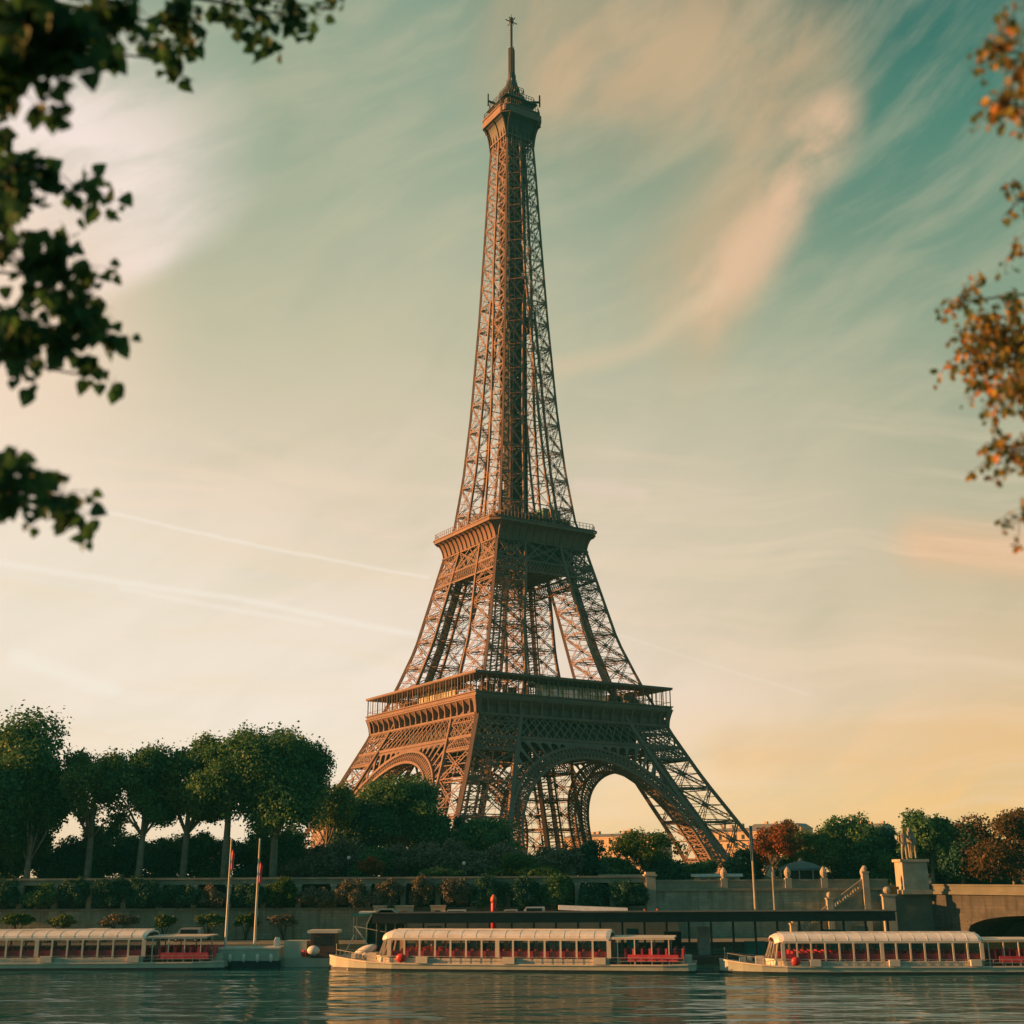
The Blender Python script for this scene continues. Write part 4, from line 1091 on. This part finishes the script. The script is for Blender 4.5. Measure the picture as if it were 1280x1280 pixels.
# ------------------------------------------------------------------ things on the lower quay
pc = at(617, 1150, 203); rc = thing('red_column', 'tall red marker column on the lower quay', 'column', (pc.x, 203, QZ))
hh = at(617, 1118, 203).z-QZ
MB().lathe([(.42, 0), (.42, hh-1.4), (.34, hh-1.2)], n=14).build('shaft', 'red', rc, True); MB().lathe([(.34, hh-1.2), (.5, hh-1.0), (.45, hh-.5), (.12, hh)], n=14).build('cap', 'orange', rc, True)
pc = at(750, 1140, 206); z_ = 2.6
sl = thing('long_stall', 'long white roofed stall with a red front on the quay', 'stall', (pc.x, 211.3, 1.6))
a = at(702, 1133, 207).x - pc.x; b2 = at(798, 1133, 207).x - pc.x
MB().box(a, b2, -1.5, 1.5, 0, 1.2).build('front', 'red', sl)
r_ = MB(); r_.add([(a-.4, -2, 1.75), (b2-1.5, -2, 1.25), (b2-1.5, 2, 1.25), (a-.4, 2, 1.75), (a-.4, -1.2, 2.45), (b2-1.5, -1.2, 1.95), (b2-1.5, 1.2, 1.95), (a-.4, 1.2, 2.45)], [(0, 1, 5, 4), (1, 2, 6, 5), (2, 3, 7, 6), (3, 0, 4, 7), (3, 2, 1, 0), (4, 5, 6, 7)])
r_.build('roof', 'roof_white', sl)
for k in range(9): MB().box(a+.2+k*(b2-a-.6)/9, a+1.0+k*(b2-a-.6)/9, -1.58, -1.49, .3, 1.0).build('shutter', 'dark', sl)
CG = 'orange cones on the quay'
for i, px in enumerate((806, 822)):
    pc = at(px, 1146, 211.5); co_ = thing('quay_cone', ['wide orange cone close to the red stall', 'orange cone farther from the red stall'][i], 'cone', (pc.x, 211.5, 1.6), 0, CG)
    MB().lathe([(.8, .15), (.55, .8), (.2, 1.6), (.1, 1.8)], n=14).build('cone_body', 'orange', co_, True); MB().box(-.95, .95, -.95, .95, 0, .14).build('base', 'dark', co_)
def van(label, px, Y, col, L=4.4, Hh=1.9, group='vehicles parked on the quay', name='parked_van'):
    pc = at(px, 1140, Y); root = thing(name, label, 'van', (pc.x, Y, QZ), 0, group)
    b_ = MB(); W_ = .95
    outline = [(-L/2, .45), (-L/2, Hh*.55), (-L/2+.9, Hh*.6), (-L/2+1.5, Hh), (L/2-.1, Hh), (L/2, Hh*.5), (L/2, .45)]
    vs = [(x, -W_, z) for x, z in outline] + [(x, W_, z) for x, z in outline]; n_ = len(outline)
    b_.add(vs, [(i, (i+1) % n_, n_+(i+1) % n_, n_+i) for i in range(n_)] + [tuple(range(n_))[::-1], tuple(range(n_, 2*n_))]); b_.build('body', col, root)
    MB().box(-L/2+1.5, L/2-.5, -W_-.02, -W_+.05, Hh*.6, Hh*.9).build('window', 'pane', root)
    for x in (-L/2+.85, L/2-.85):
        for y in (-W_, W_):
            w_ = MB(); w_.lathe([(.34, -.12), (.34, .12)], n=14); w_.v = [(p[0]+x, p[2]+y, p[1]+.34) for p in w_.v]; wo_ = w_.build('wheel', 'tyre', root)
            h2 = MB(); h2.lathe([(.2, -.14), (.2, .14)], n=10); h2.v = [(p[0]+x, p[2]+y, p[1]+.34) for p in h2.v]; h2.build('rim', 'metal', wo_)
    return root
# parked on the upper pontoon roof terrace level of the quay ramp
rampz = 2.5
tr_ = MB().box(at(470, 1140, 212).x, at(845, 1140, 212).x, 208.8, 214.1, QZ-.2, 1.6).build('ramp', 'quay'); tag(tr_, kind='structure')
for i, (px, c_, lb) in enumerate([(664, 'white', 'white van right of the red column'), (634, 'pale_paint', 'small cream van just beside the red column'), (566, 'white', 'white van next to the cream sheds')]):
    v_ = van(lb, px, 211.5, c_, 4.6 if i != 1 else 3.6, 2.2 if i == 0 else 1.8); v_.location.z = 1.6
for i, (px, w_, lb) in enumerate([(506, 22, 'cream site shed with an orange panel, left of the white van'), (548, 18, 'smaller cream site shed beside the white van'), (476, 16, 'plain cream shed at the left end of the shed row')]):
    a = at(px-w_/2, 1130, 212.3); b2 = at(px+w_/2, 1130, 212.3); root = thing('site_shed', lb, 'shed', ((a.x+b2.x)/2, 212.3, 1.6), 0, 'cream sheds on the quay'); w2 = (b2.x-a.x)
    MB().box(-w2/2, w2/2, -1, 1, 0, 2.3).build('body', 'facade', root); MB().box(-w2/2-.15, w2/2+.15, -1.2, 1.2, 2.3, 2.5).build('roof', 'stone_pale', root)
    MB().box(-.5, .4, -1.06, -.98, .7, 1.7).build('panel', 'orange' if i == 0 else 'pane', root)
    MB().box(w2/2-.9, w2/2-.3, -1.05, -.98, .05, 1.9).build('door', 'metal', root)
QC = 'low shrubs at the foot of the quay wall'
for i, (px, w_, lf, lb) in enumerate([(24, 40, 'leaf_bright', 'by the left picture edge'), (78, 34, 'leaf_olive', 'behind the left boat roof'), (150, 46, 'leaf_plum', 'above the end of the left boat roof'), (206, 30, 'leaf_bright', 'above the stern canopy of the left boat'), (262, 36, 'leaf_olive', 'left of the left flagpole'), (308, 28, 'leaf_bright', 'between the two flagpoles'), (356, 34, 'leaf_plum', 'right of the right flagpole')]):
    bush('quay_shrub', 'low shrub at the wall foot ' + lb, px, 1143, 1160, w_, 211, lf, QC, size=.3, dens=1.0, bz=QZ, depth=1.5)
for i, (px, lb) in enumerate([(52, 'cream van parked at the wall foot near the left edge'), (120, 'white van parked at the wall foot behind the left boat'), (236, 'pale van parked left of the left flagpole')]):
    v_ = van(lb, px, 207.5, ['pale_paint', 'white', 'metal'][i], 4.8, 2.1)
# green awning
pc = at(462, 1150, 206); gw = thing('green_awning', 'flat green and white awning left of the dark pontoon roof', 'awning', (pc.x, 206, QZ))
MB().box(-1.5, 4.6, -2, 2, 4.2, 4.55).build('top', 'white', gw); MB().box(-2.6, 4.7, -2.1, -2.0, 3.9, 4.3).build('valance', 'teal', gw)
for x in (-2.3, 4.3):
    for y in (-1.8, 1.8): MB().beam((x, y, 0), (x, y, 4.2), .15).build('post', 'metal', gw)
MB().box(-2.6, 4.6, -2, 2, 4.1, 4.2).build('frame', 'teal', gw)

# ------------------------------------------------------------------ long pontoon with a dark flat roof
xa, xb = at(468, 1150, 195).x, at(1112, 1150, 195).x
pn = thing('landing_pontoon', 'long dark landing pontoon with a flat black roof behind the boats', 'pontoon', ((xa+xb)/2, 195, WZ))
hl = (xb-xa)/2; zt = at(640, 1142, 192).z-WZ
MB().box(-hl, hl, -2.6, 3.4, -.4, 1.1).build('hull', 'hull_dark', pn)
b_ = MB(); b_.box(-hl, hl, -3.2, 3.6, zt-1.3, zt); b_.box(-hl-.2, hl+.2, -3.4, 3.8, zt, zt+.14); b_.build('roof', 'dark', pn)
b_ = None
for k in range(24):
    x = -hl+1+(2*hl-2)*k/23
    if b_ is None: b_ = MB().box(-.14, .14, -2.5, -2.2, 1.1, zt-1.3).build('post', 'dark', pn, loc=(x, 0, 0))
    else: twin(b_, pn, loc=(x, 0, 0))
rl = MB()
rl.beam((-hl, -2.45, 2.1), (hl, -2.45, 2.1), .08); rl.beam((-hl, -2.45, 1.6), (hl, -2.45, 1.6), .06); rl.build('railing', 'teal', pn)
rg = random.Random(8)
for k in range(13):
    x = -hl+3+(2*hl-8)*k/12+rg.uniform(-1, 1); wd = rg.uniform(1.5, 4.0)
    MB().box(x, x+wd, 1.0, 2.8, 1.1, rg.uniform(2.6, zt-1.9)).build('partition', rg.choice(['teal', 'hull', 'dark', 'teal', 'metal']), pn)
gp_ = at(484, 1150, 197); kd = thing('green_shelter', 'rounded green shelter at the left end of the dark pontoon', 'shelter', (gp_.x, 197, WZ))
sh = MB(); hh = at(484, 1136, 197).z-WZ
prof_ = [(-2.9, 1.0), (-2.9, hh-2.2), (-2.2, hh-.8), (-.8, hh), (.8, hh), (2.2, hh-.8), (2.9, hh-2.2), (2.9, 1.0)]
vs = [(x, -1.8, z) for x, z in prof_] + [(x, 2.5, z) for x, z in prof_]
sh.add(vs, [(i, i+1, 9+i, 8+i) for i in range(7)] + [tuple(range(8, 16))])
sh.build('shell', 'teal', kd)
b_ = MB()
for i in range(7):
    b_.beam((prof_[i][0], -1.85, prof_[i][1]), (prof_[i+1][0], -1.85, prof_[i+1][1]), .22)
for x in (-1.4, 0, 1.4): b_.beam((x, -1.85, 1), (x, -1.85, hh-.5), .14)
b_.build('frame', 'hull', kd); MB().box(-3.4, 3.4, -2.2, 2.8, -.3, 1.0).build('float', 'hull_dark', kd)

# ------------------------------------------------------------------ river boats
def river_boat(label):
    root = thing('river_boat', label, 'boat', (0, 0, 0), 0, 'long glass sided sightseeing boats')
    Lb, Ls, W_ = -27.5, 26.5, 3.9
    st_ = [(-27.5, .25, 1.9), (-26.3, 1.1, 1.75), (-24, 2.1, 1.5), (-21, 3.1, 1.25), (-17, 3.8, 1.1), (-8, W_, 1.05), (10, W_, 1.05), (22, W_, 1.1), (25.5, 3.6, 1.2), (26.5, 3.3, 1.25)]
    hu = MB()
    for x, w_, z in st_:
        hu.v += [(x, -w_, z), (x, -w_, .28), (x+(.8 if x < -20 else 0), -w_*.8, -.6), (x+(.8 if x < -20 else 0), w_*.8, -.6), (x, w_, .28), (x, w_, z)]
    for i in range(len(st_)-1):
        for j in range(5): hu.f.append((i*6+j, i*6+j+1, i*6+6+j+1, i*6+6+j))
    hu.f.append((0, 1, 2, 3, 4, 5)); e_ = (len(st_)-1)*6; hu.f.append(tuple(e_+5-j for j in range(6)))
    hu.build('hull', 'hull', root)
    wl = MB()
    for (x, w_, z), (x2, w2, z2) in zip(st_[:-1], st_[1:]):
        for s in (-1, 1): wl.beam((x, s*w_*1.0, .1), (x2, s*w2*1.0, .1), .12, .44, (0, 0, 1))
    wl.beam((26.55, -3.3, .1), (26.55, 3.3, .1), .12, .44)
    wl.build('boot_stripe', 'hull_dark', root)
    ru = MB()
    for (x, w_, z), (x2, w2, z2) in zip(st_[:-1], st_[1:]):
        for s in (-1, 1): ru.beam((x, s*(w_+.06), z-.08), (x2, s*(w2+.06), z2-.08), .16, .2, (0, 0, 1))
    ru.build('rubbing_strake', 'pale_paint', root)
    dk = MB(); n_ = len(st_)
    dk.add([(x, -w_*.98, z-.12) for x, w_, z in st_] + [(x, w_*.98, z-.12) for x, w_, z in st_], [(i, i+1, n_+i+1, n_+i) for i in range(n_-1)])
    dk.build('deck', 'deck', root)
    X0, X1 = -17.5, 14.5
    ro = MB(); ns = 12; ang = [pi*i/ns for i in range(ns+1)]
    pts = [(3.45*cos(a), 4.35 + 1.05*sin(a)**.8 if 0 < a < pi else 4.35) for a in ang]
    nose = [(X0-1.2, .82, -.22), (X0-.5, .95, -.06), (X0+.3, 1, 0), (X1-.4, 1, 0), (X1+.2, .97, -.05)]
    for x, k_, dz in nose:
        for y, z in pts: ro.v.append((x, y*k_, 4.3 + (z-4.3)*k_ + dz))
        for y, z in pts: ro.v.append((x, y*k_*.97, 4.3 + (z-4.3)*k_*.9 + dz - .12))
    m_ = len(pts)
    for i in range(len(nose)-1):
        for j in range(m_-1):
            ro.f.append((i*2*m_+j, i*2*m_+j+1, (i+1)*2*m_+j+1, (i+1)*2*m_+j)); ro.f.append((i*2*m_+m_+j, (i+1)*2*m_+m_+j, (i+1)*2*m_+m_+j+1, i*2*m_+m_+j+1))
        for j in (0, m_-1): ro.f.append((i*2*m_+j, (i+1)*2*m_+j, (i+1)*2*m_+m_+j, i*2*m_+m_+j))
    for i in (0, len(nose)-1):
        for j in range(m_-1): ro.f.append((i*2*m_+j, i*2*m_+j+1, i*2*m_+m_+j+1, i*2*m_+m_+j))
    ro.build('roof', 'roof_white', root, False)
    ri = MB()
    for k in range(1, 15):
        x = X0 + (X1-X0)*k/15
        for (y, z), (y2, z2) in zip(pts[:-1], pts[1:]): ri.beam((x, y*1.002, z+.005), (x, y2*1.002, z2+.005), .05, .03, (1, 0, 0), False)
    for y in (-1.2, 1.2): ri.beam((X0, y, 5.42), (X1, y, 5.42), .12, .1)
    ri.build('roof_rib', 'roof_white', root)
    sl = MB()
    for s in (-1, 1):
        sl.box(X0, X1, s*3.5-.08, s*3.5+.08, 1.0, 1.75); sl.box(X0, X1, s*3.42-.1, s*3.42+.1, 4.1, 4.42)
    sl.build('side_panel', 'pale_paint', root)
    po_ = None
    n_ = 14
    for k in range(n_+1):
        x = X0 + (X1-X0)*k/n_
        wd = .26 if k not in (0, 7, 14) else .6; w_ = (X1-X0)/n_
        for s in (-1, 1):
            MB().box(-wd/2, wd/2, s*3.5-.12, s*3.5+.12, 1.75, 4.1).build('window_post', 'pale_paint', root, loc=(x, 0, 0))
            if k < n_: MB().box(.13, w_-.13, s*3.5-.015, s*3.5+.015, 1.75, 4.1).build('window', 'glass', root, loc=(x, 0, 0))
    # wheelhouse with a curved glass front
    wh = MB(); gl = MB()
    arc = [(X0 - 2.6*sin(pi*i/8)**.7 if 0 < i < 8 else X0, -3.2*cos(pi*i/8)) for i in range(9)]
    for (x, y), (x2, y2) in zip(arc[:-1], arc[1:]):
        wh.beam((x, y, 1.1), (x*.5+X0*.5, y*.97, 4.2), .2); wh.beam((x, y, 1.9), (x2, y2, 1.9), .14, .18)
        wh.add([(x, y, 1.05), (x2, y2, 1.05), (x2, y2, 1.85), (x, y, 1.85)], [(0, 1, 2, 3)])
        gl.add([(x, y, 1.9), (x2, y2, 1.9), (x2*.5+X0*.5, y2*.97, 4.2), (x*.5+X0*.5, y*.97, 4.2)], [(0, 1, 2, 3)])
    for s in (-1, 1): MB().box(X0+.3, X1-.3, s*3.2-.04, s*3.2+.04, 1.7, 2.7).build('red_panel', 'seat_red', root)
    wo_ = wh.build('wheelhouse', 'pale_paint', root); gl.build('windscreen', 'glass', wo_)
    se = MB().box(0, .7, -1.25, 1.25, 1.5, 1.75).box(.5, .78, -1.25, 1.25, 1.75, 2.95)
    so_ = None
    for k in range(26):
        for y in (-1.85, 1.85):
            x = X0+1.2+k*1.15
            if so_ is None: so_ = se.build('bench', 'seat_red', root, loc=(x, y, 0))
            else: twin(so_, root, loc=(x, y, 0))
    for k in range(8):
        for y in (-1.85, 1.85): twin(so_, root, loc=(X1+1.6+k*1.15, y, .15))
    sk = MB()
    for s in (-1, 1): sk.box(X1+2.6, 24.2, s*3.55-.05, s*3.55+.05, 1.5, 2.35)
    sk.build('red_bulwark', 'seat_red', root)
    # light frame over the stern deck
    cf = MB()
    for x in (X1+1.2, X1+3.6, X1+6.0, X1+8.4):
        for s in (-1, 1): cf.beam((x, s*3.2, 1), (x, s*3.2, 4.25), .16)
        cf.beam((x, -3.2, 4.3), (x, 3.2, 4.3), .16)
    for s in (-3.2, 0, 3.2): cf.beam((X1+.2, s, 4.36), (X1+9.3, s, 4.36), .14)
    cf.build('canopy_frame', 'pale_paint', root)
    cc = MB(); cc.box(X1+.4, X1+9.2, -3.3, 3.3, 4.45, 4.58); cc.build('canopy', 'pale_paint', root)
    ra = MB()
    for s in (-1, 1):
        for z in (1.5, 1.95): ra.beam((-18, s*3.75, z), (25, s*3.75, z), .05)
        for k in range(30): ra.beam((-18+k*1.48, s*3.75, 1.0), (-18+k*1.48, s*3.75, 1.95), .05)
        for (x, w_, z), (x2, w2, z2) in zip(st_[1:5], st_[2:6]):
            ra.beam((x, s*(w_-.2), z+.9), (x2, s*(w2-.2), z2+.9), .06); ra.beam((x, s*(w_-.2), z), (x, s*(w_-.2), z+.9), .06)
    ra.build('railing', 'metal', root)
    fe = None
    for x in (-12.5, .2, 13.2):
        if fe is None: fe = MB().box(-.85, .85, -.42, .42, -.42, .42).build('raft_canister', 'pale_paint', root, loc=(x, -3.75, 1.5))
        else: twin(fe, root, loc=(x, -3.75, 1.5))
    MB().ball((0, 0, 0), .75, .3, .6, 12, 8).build('life_buoy', 'red', root, True, loc=(-15.6, -3.9, 1.75))
    bt = MB(); bt.box(-21.6, -20.2, -.8, .8, 1.1, 2.2); bt.box(-24.2, -23.2, -.3, .3, 1.4, 2.1); bt.ball((-22.4, .9, 1.7), .5, .5, .5); bt.beam((-26.6, 0, 1.6), (-26.6, 0, 3.4), .08)
    bt.build('foredeck_gear', 'pale_paint', root)
    eg = MB(); eg.box(24.4, 25.9, -2.2, 2.2, 1.1, 2.1); eg.build('stern_locker', 'hull', root)
    return root
ba0 = river_boat('middle white roofed sightseeing boat, whole in view before the dark pontoon')
a = atz(412, 1213, WZ); b2 = atz(880, 1217, WZ)
ba0.location = ((a.x+b2.x)/2, (a.y+b2.y)/2+3.6, WZ); ba0.rotation_euler = (0, 0, atan2(b2.y-a.y, b2.x-a.x)); s_ = (b2-a).length/54; ba0.scale = (s_, 1, 1)
bb = copy_tree(ba0); tag(bb, 'sightseeing boat at the left whose bow is cut by the picture edge')
a = atz(-190, 1211, WZ); b2 = atz(280, 1212, WZ)
bb.location = (b2.x-26.5*s_, b2.y+3.6, WZ); bb.rotation_euler = (0, 0, R(-1))
bc = copy_tree(ba0); tag(bc, 'sightseeing boat at the right moored beneath the statue and bridge')
a = atz(905, 1218, WZ)
bc.location = (a.x+27.5*s_*.84, a.y+2.2, WZ); bc.rotation_euler = (0, 0, R(-3)); bc.scale = (s_*.84, .96, .95)

# work barge between the boats
a = at(352, 1203, 194); b2 = at(480, 1203, 194)
wb = thing('work_barge', 'small cluttered work barge with a dark wheelhouse between two sightseeing boats', 'barge', ((a.x+b2.x)/2, 193.6, WZ), R(-2))
Lh = (b2.x-a.x)/2+1
h_ = MB(); stn = [(-Lh, 1.6, 1.6), (-Lh+2, 2.4, 1.35), (Lh-3, 2.5, 1.0), (Lh, .9, 1.5)]
for x, w_, z in stn: h_.v += [(x, -w_, z), (x, -w_*.85, -.5), (x, w_*.85, -.5), (x, w_, z)]
for i in range(3):
    for j in range(3): h_.f.append((i*4+j, i*4+j+1, i*4+5+j, i*4+4+j))
    h_.f.append((i*4, i*4+4, i*4+7, i*4+3))
h_.f += [(3, 2, 1, 0), (12, 13, 14, 15)]
h_.build('hull', 'hull', wb)
MB().box(-Lh+1.6, -Lh+5.0, -1.7, 1.7, 1.3, 3.6).build('cabin', 'hull', wb)
c_ = MB().box(-Lh+5.6, -Lh+9.2, -1.6, 1.6, 1.2, 4.7).build('wheelhouse', mat('maroon', (0.10, 0.05, 0.05), (0.07, 0.04, 0.04), 0.5, 0.6), wb)
MB().box(-Lh+5.1, -Lh+9.6, -2.0, 2.0, 4.7, 5.1).build('roof', 'pale_paint', c_)
MB().box(-Lh+6.0, -Lh+8.8, -1.68, -1.58, 3.1, 4.2).build('window', 'pane', c_)
MB().lathe([(.5, 0), (.5, 2.4), (.3, 2.8)], (-Lh+.5, -1.2, 1.3), 12).build('bollard', 'white', wb, True)
MB().ball((0, 0, 0), .95, .7, .7, 12, 8).build('fender', 'white', wb, True, loc=(-Lh+6.2, -2.4, 2.3))
d_ = MB(); d_.ball((0, 0, 0), 1.9, .8, .7, 14, 8); d_.build('dinghy', 'white', wb, True, loc=(Lh-3.6, -1.2, 2.2)).rotation_euler = (0, R(-22), 0)
MB().ball((0, 0, 0), .45, .3, .5, 10, 6).build('life_buoy', 'red', wb, True, loc=(-Lh+4.8, -2.3, 1.9))
b_ = MB(); b_.beam((Lh-2, 0, 1.2), (Lh-5.5, 0, 5.6), .14); b_.beam((Lh-5.5, 0, 5.6), (Lh+1, 0, 4.4), .1); b_.beam((Lh-7, -1.2, 1.2), (Lh-5.5, 0, 4.4), .12)
b_.build('crane_arm', 'pale_paint', wb)
b_ = MB(); rg = random.Random(4)
for k in range(14):
    x = rg.uniform(-Lh+9.5, Lh-2); y = rg.uniform(-1.7, .8); s = rg.uniform(.3, .8); b_.box(x, x+s*1.4, y, y+s, 1.05, 1.1+s*1.3)
b_.build('deck_cargo', 'metal', wb)
# black hull shape standing in for the shadow at the middle boat's bow
a = atz(412, 1204, WZ); tb = thing('bow_shadow_hull', 'low black hull shape standing in for the shadow at the bow of the middle boat', 'boat', (a.x+2.5, a.y-1.5+1.5, WZ), R(-2))
h_ = MB(); stn = [(-4.6, .2, 1.0), (-3.4, .9, .85), (-1, 1.3, .75), (4, 1.2, .75), (4.6, .9, .8)]
for x, w_, z in stn: h_.v += [(x, -w_, z), (x, -w_*.8, -.4), (x, w_*.8, -.4), (x, w_, z)]
for i in range(4):
    for j in range(3): h_.f.append((i*4+j, i*4+j+1, i*4+5+j, i*4+4+j))
h_.f += [(3, 2, 1, 0), (16, 17, 18, 19)]
h_.build('hull', 'hull_dark', tb); MB().box(-3, 4.2, -.9, .9, .45, .6).build('deck', 'dark', tb); MB().box(.5, 1.9, -.6, .6, .6, 1.3).build('console', 'hull', tb)

# floating stage with two flagpoles
a = at(268, 1180, 192); b2 = at(352, 1180, 192)
fp = thing('floating_stage', 'low pale floating stage under the two flagpoles', 'pontoon', ((a.x+b2.x)/2, 192, WZ))
w2 = (b2.x-a.x)/2; MB().box(-w2, w2, -2.2, 2.2, -.3, 1.0).build('float', 'hull_dark', fp)
MB().box(-w2, w2, -2.3, 2.3, 1.0, 2.6).build('side', 'hull', fp); MB().box(-w2-.1, w2+.1, -2.4, 2.4, 2.6, 2.85).build('deck', 'pale_paint', fp)
for k in range(5): MB().ball((0, 0, 0), .3, .25, .6, 10, 6).build('fender', 'white', fp, True, loc=(-w2+1+k*(2*w2-2)/4, -2.5, 1.4))
for i, (px, lb) in enumerate([(289.5, 'left of the two pale flagpoles, furled red flag at its tip'), (325, 'right of the two pale flagpoles, short furled red flag')]):
    a = at(px, 1048, 192); root = thing('flagpole', lb, 'flagpole', (a.x, 192, WZ+2.85), 0, 'flagpoles on the floating stage'); h_ = a.z-WZ-2.85
    MB().lathe([(.22, 0), (.2, 1), (.12, h_-.2), (.15, h_-.1), (.04, h_)], n=10).build('pole', 'pale_paint', root, True)
    f = MB(); rg = random.Random(i)
    zt_ = h_-(1.6 if i == 0 else 3.4)
    f.tube([(.25, 0, zt_), (.42, -.08, zt_-.8), (.3, .05, zt_-1.8), (.38, -.05, zt_-2.8), (.22, 0, zt_-3.4)], [.08, .26, .2, .24, .06], 8); f.build('flag', 'seat_red', root, True)

# ------------------------------------------------------------------ near branches of riverside trees
def leaf_shape(kind):
    if kind == 'heart': return [(0, 0), (.34, .04), (.5, .26), (.36, .58), (0, 1.0), (-.36, .58), (-.5, .26), (-.34, .04)]
    return [(0, 0), (.2, .15), (.42, .3), (.3, .5), (.34, .7), (0, 1.0), (-.34, .7), (-.3, .5), (-.42, .3), (-.2, .15)]
def near_tree(name, label, base, top, clusters, mat_leaf, kind, lsize, seed):
    root = thing(name, label, 'tree', base); B = Vector(base); rg = random.Random(seed)
    tr_ = MB(); H_ = top
    tpt = [Vector((0, 0, -.2)), Vector((.1, 0, H_*.25)), Vector((-.05, .1, H_*.5)), Vector((.1, .1, H_*.75)), Vector((.05, .05, H_))]
    tr_.tube(tpt, [.32, .26, .22, .15, .05], 12); tr_.build('trunk', 'bark_dark', root, True)
    bm_ = MB(); lf = MB(); shp = leaf_shape(kind)
    def leafadd(p, d):
        s = lsize*rg.uniform(.5, 1.2)
        n_ = Vector((rg.gauss(0, .55), -1 + rg.gauss(0, .5), rg.gauss(0, .5))).normalized()
        v_ = (d - n_*d.dot(n_)).normalized(); u_ = v_.cross(n_).normalized()
        i0 = len(lf.v)
        stem = p + d*s*.35; bm_.beam(p, stem, .0025, .0025, caps=False)
        c = stem + v_*s*.45 - n_*s*.05; lf.v.append(tuple(c))
        for x, y in shp: lf.v.append(tuple(stem + u_*x*s*.9 + v_*y*s + n_*abs(x)*s*.22))
        k_ = len(shp)
        for j in range(k_): lf.f.append((i0, i0+1+j, i0+1+(j+1) % k_))
    for (px, py, rxp, ryp, Y, n_l, n_t) in clusters:
        c = at(px, py, Y) - B
        k = Y*.96/FPX*1.06
        frm = tpt[0].lerp(tpt[-1], max(.1, min(.97, (c.z+.3)/H_)))
        mid = frm.lerp(c, .55) + Vector((rg.uniform(-.1, .1), rg.uniform(-.2, .2), .12))
        bm_.tube([frm, mid, c], [.045, .018, .007], 6)
        ends = []
        for t in range(n_t):
            a = rg.uniform(0, 2*pi); rr = sqrt(rg.uniform(.12, 1))
            e = c + Vector((cos(a)*rxp*k*rr, rg.gauss(0, .22), sin(a)*ryp*k*rr))
            s_ = c + (mid-c).normalized()*rg.uniform(0, rxp*k*.7) if t % 3 else c; m_ = s_.lerp(e, .5)+Vector((0, 0, rg.uniform(.01, .06)))
            bm_.tube([s_, m_, e], [.005, .0035, .002], 5); ends.append((s_, m_, e))
        for i in range(int(n_l*1.45) + len(ends)):
            s_, m_, e = ends[i] if i < len(ends) else rg.choice(ends); t = 1.0 if i < len(ends) else rg.uniform(.25, 1)**.7
            p = (m_.lerp(e, (t-.5)*2) if t > .5 else s_.lerp(m_, t*2)) + (Vector((rg.gauss(0, .03), rg.gauss(0, .06), rg.gauss(0, .03))) if i >= len(ends) else Vector((0, 0, 0)))
            leafadd(p, Vector((rg.gauss(0, .55), rg.gauss(0, .3), -1+rg.gauss(0, .55))).normalized())
    bm_.build('branch', 'bark_dark', root); lf.build('foliage', mat_leaf, root)
    return root
near_tree('poplar_tree', 'overhanging branches of heart shaped dark leaves along the upper left edge', (-7.2, 7.0, 7.3), 9.5, [
    (40, 35, 95, 60, 5.6, 330, 26), (130, 10, 50, 50, 6.2, 90, 12), (-10, 95, 50, 30, 5.8, 60, 8),
    (222, 35, 42, 58, 7.6, 70, 11), (205, 75, 28, 30, 7.6, 16, 6), (300, 8, 50, 32, 7.8, 40, 9), (350, 18, 50, 34, 7.9, 34, 9), (412, 12, 28, 14, 8.0, 10, 5),
    (20, 215, 75, 60, 7.0, 120, 14), (100, 240, 45, 40, 7.4, 34, 9), (20, 300, 60, 55, 7.0, 70, 12), (85, 350, 55, 55, 7.4, 70, 12), (40, 400, 70, 45, 7.2, 60, 12), (110, 420, 52, 50, 7.6, 70, 12), (110, 470, 28, 18, 7.7, 10, 5), (20, 445, 40, 30, 7.2, 14, 6),
    (30, 615, 48, 35, 7.4, 60, 11), (75, 620, 32, 38, 7.6, 24, 8), (-10, 610, 40, 35, 7.4, 30, 7)], 'leaf_near', 'heart', .112, 21)
near_tree('autumn_tree', 'overhanging branches of small orange and green leaves along the right edge', (8.4, 8.6, 7.3), 10, [
    (1245, 60, 34, 42, 6.6, 60, 12), (1250, 130, 36, 34, 6.8, 60, 12), (1285, 110, 40, 80, 6.8, 80, 12), (1272, 250, 20, 40, 8.4, 30, 8), (1262, 320, 18, 26, 8.6, 10, 6),
    (1195, 378, 34, 16, 9.2, 34, 9), (1225, 420, 36, 42, 9.2, 120, 16), (1262, 440, 50, 75, 9.2, 300, 26), (1270, 490, 40, 45, 9.0, 150, 14), (1218, 455, 22, 30, 9.2, 40, 8),
    (1262, 565, 30, 30, 9.0, 70, 12), (1245, 560, 18, 12, 9.0, 12, 5), (1275, 650, 18, 26, 9.0, 30, 8)], 'leaf_autumn', 'lobed', .07, 33)
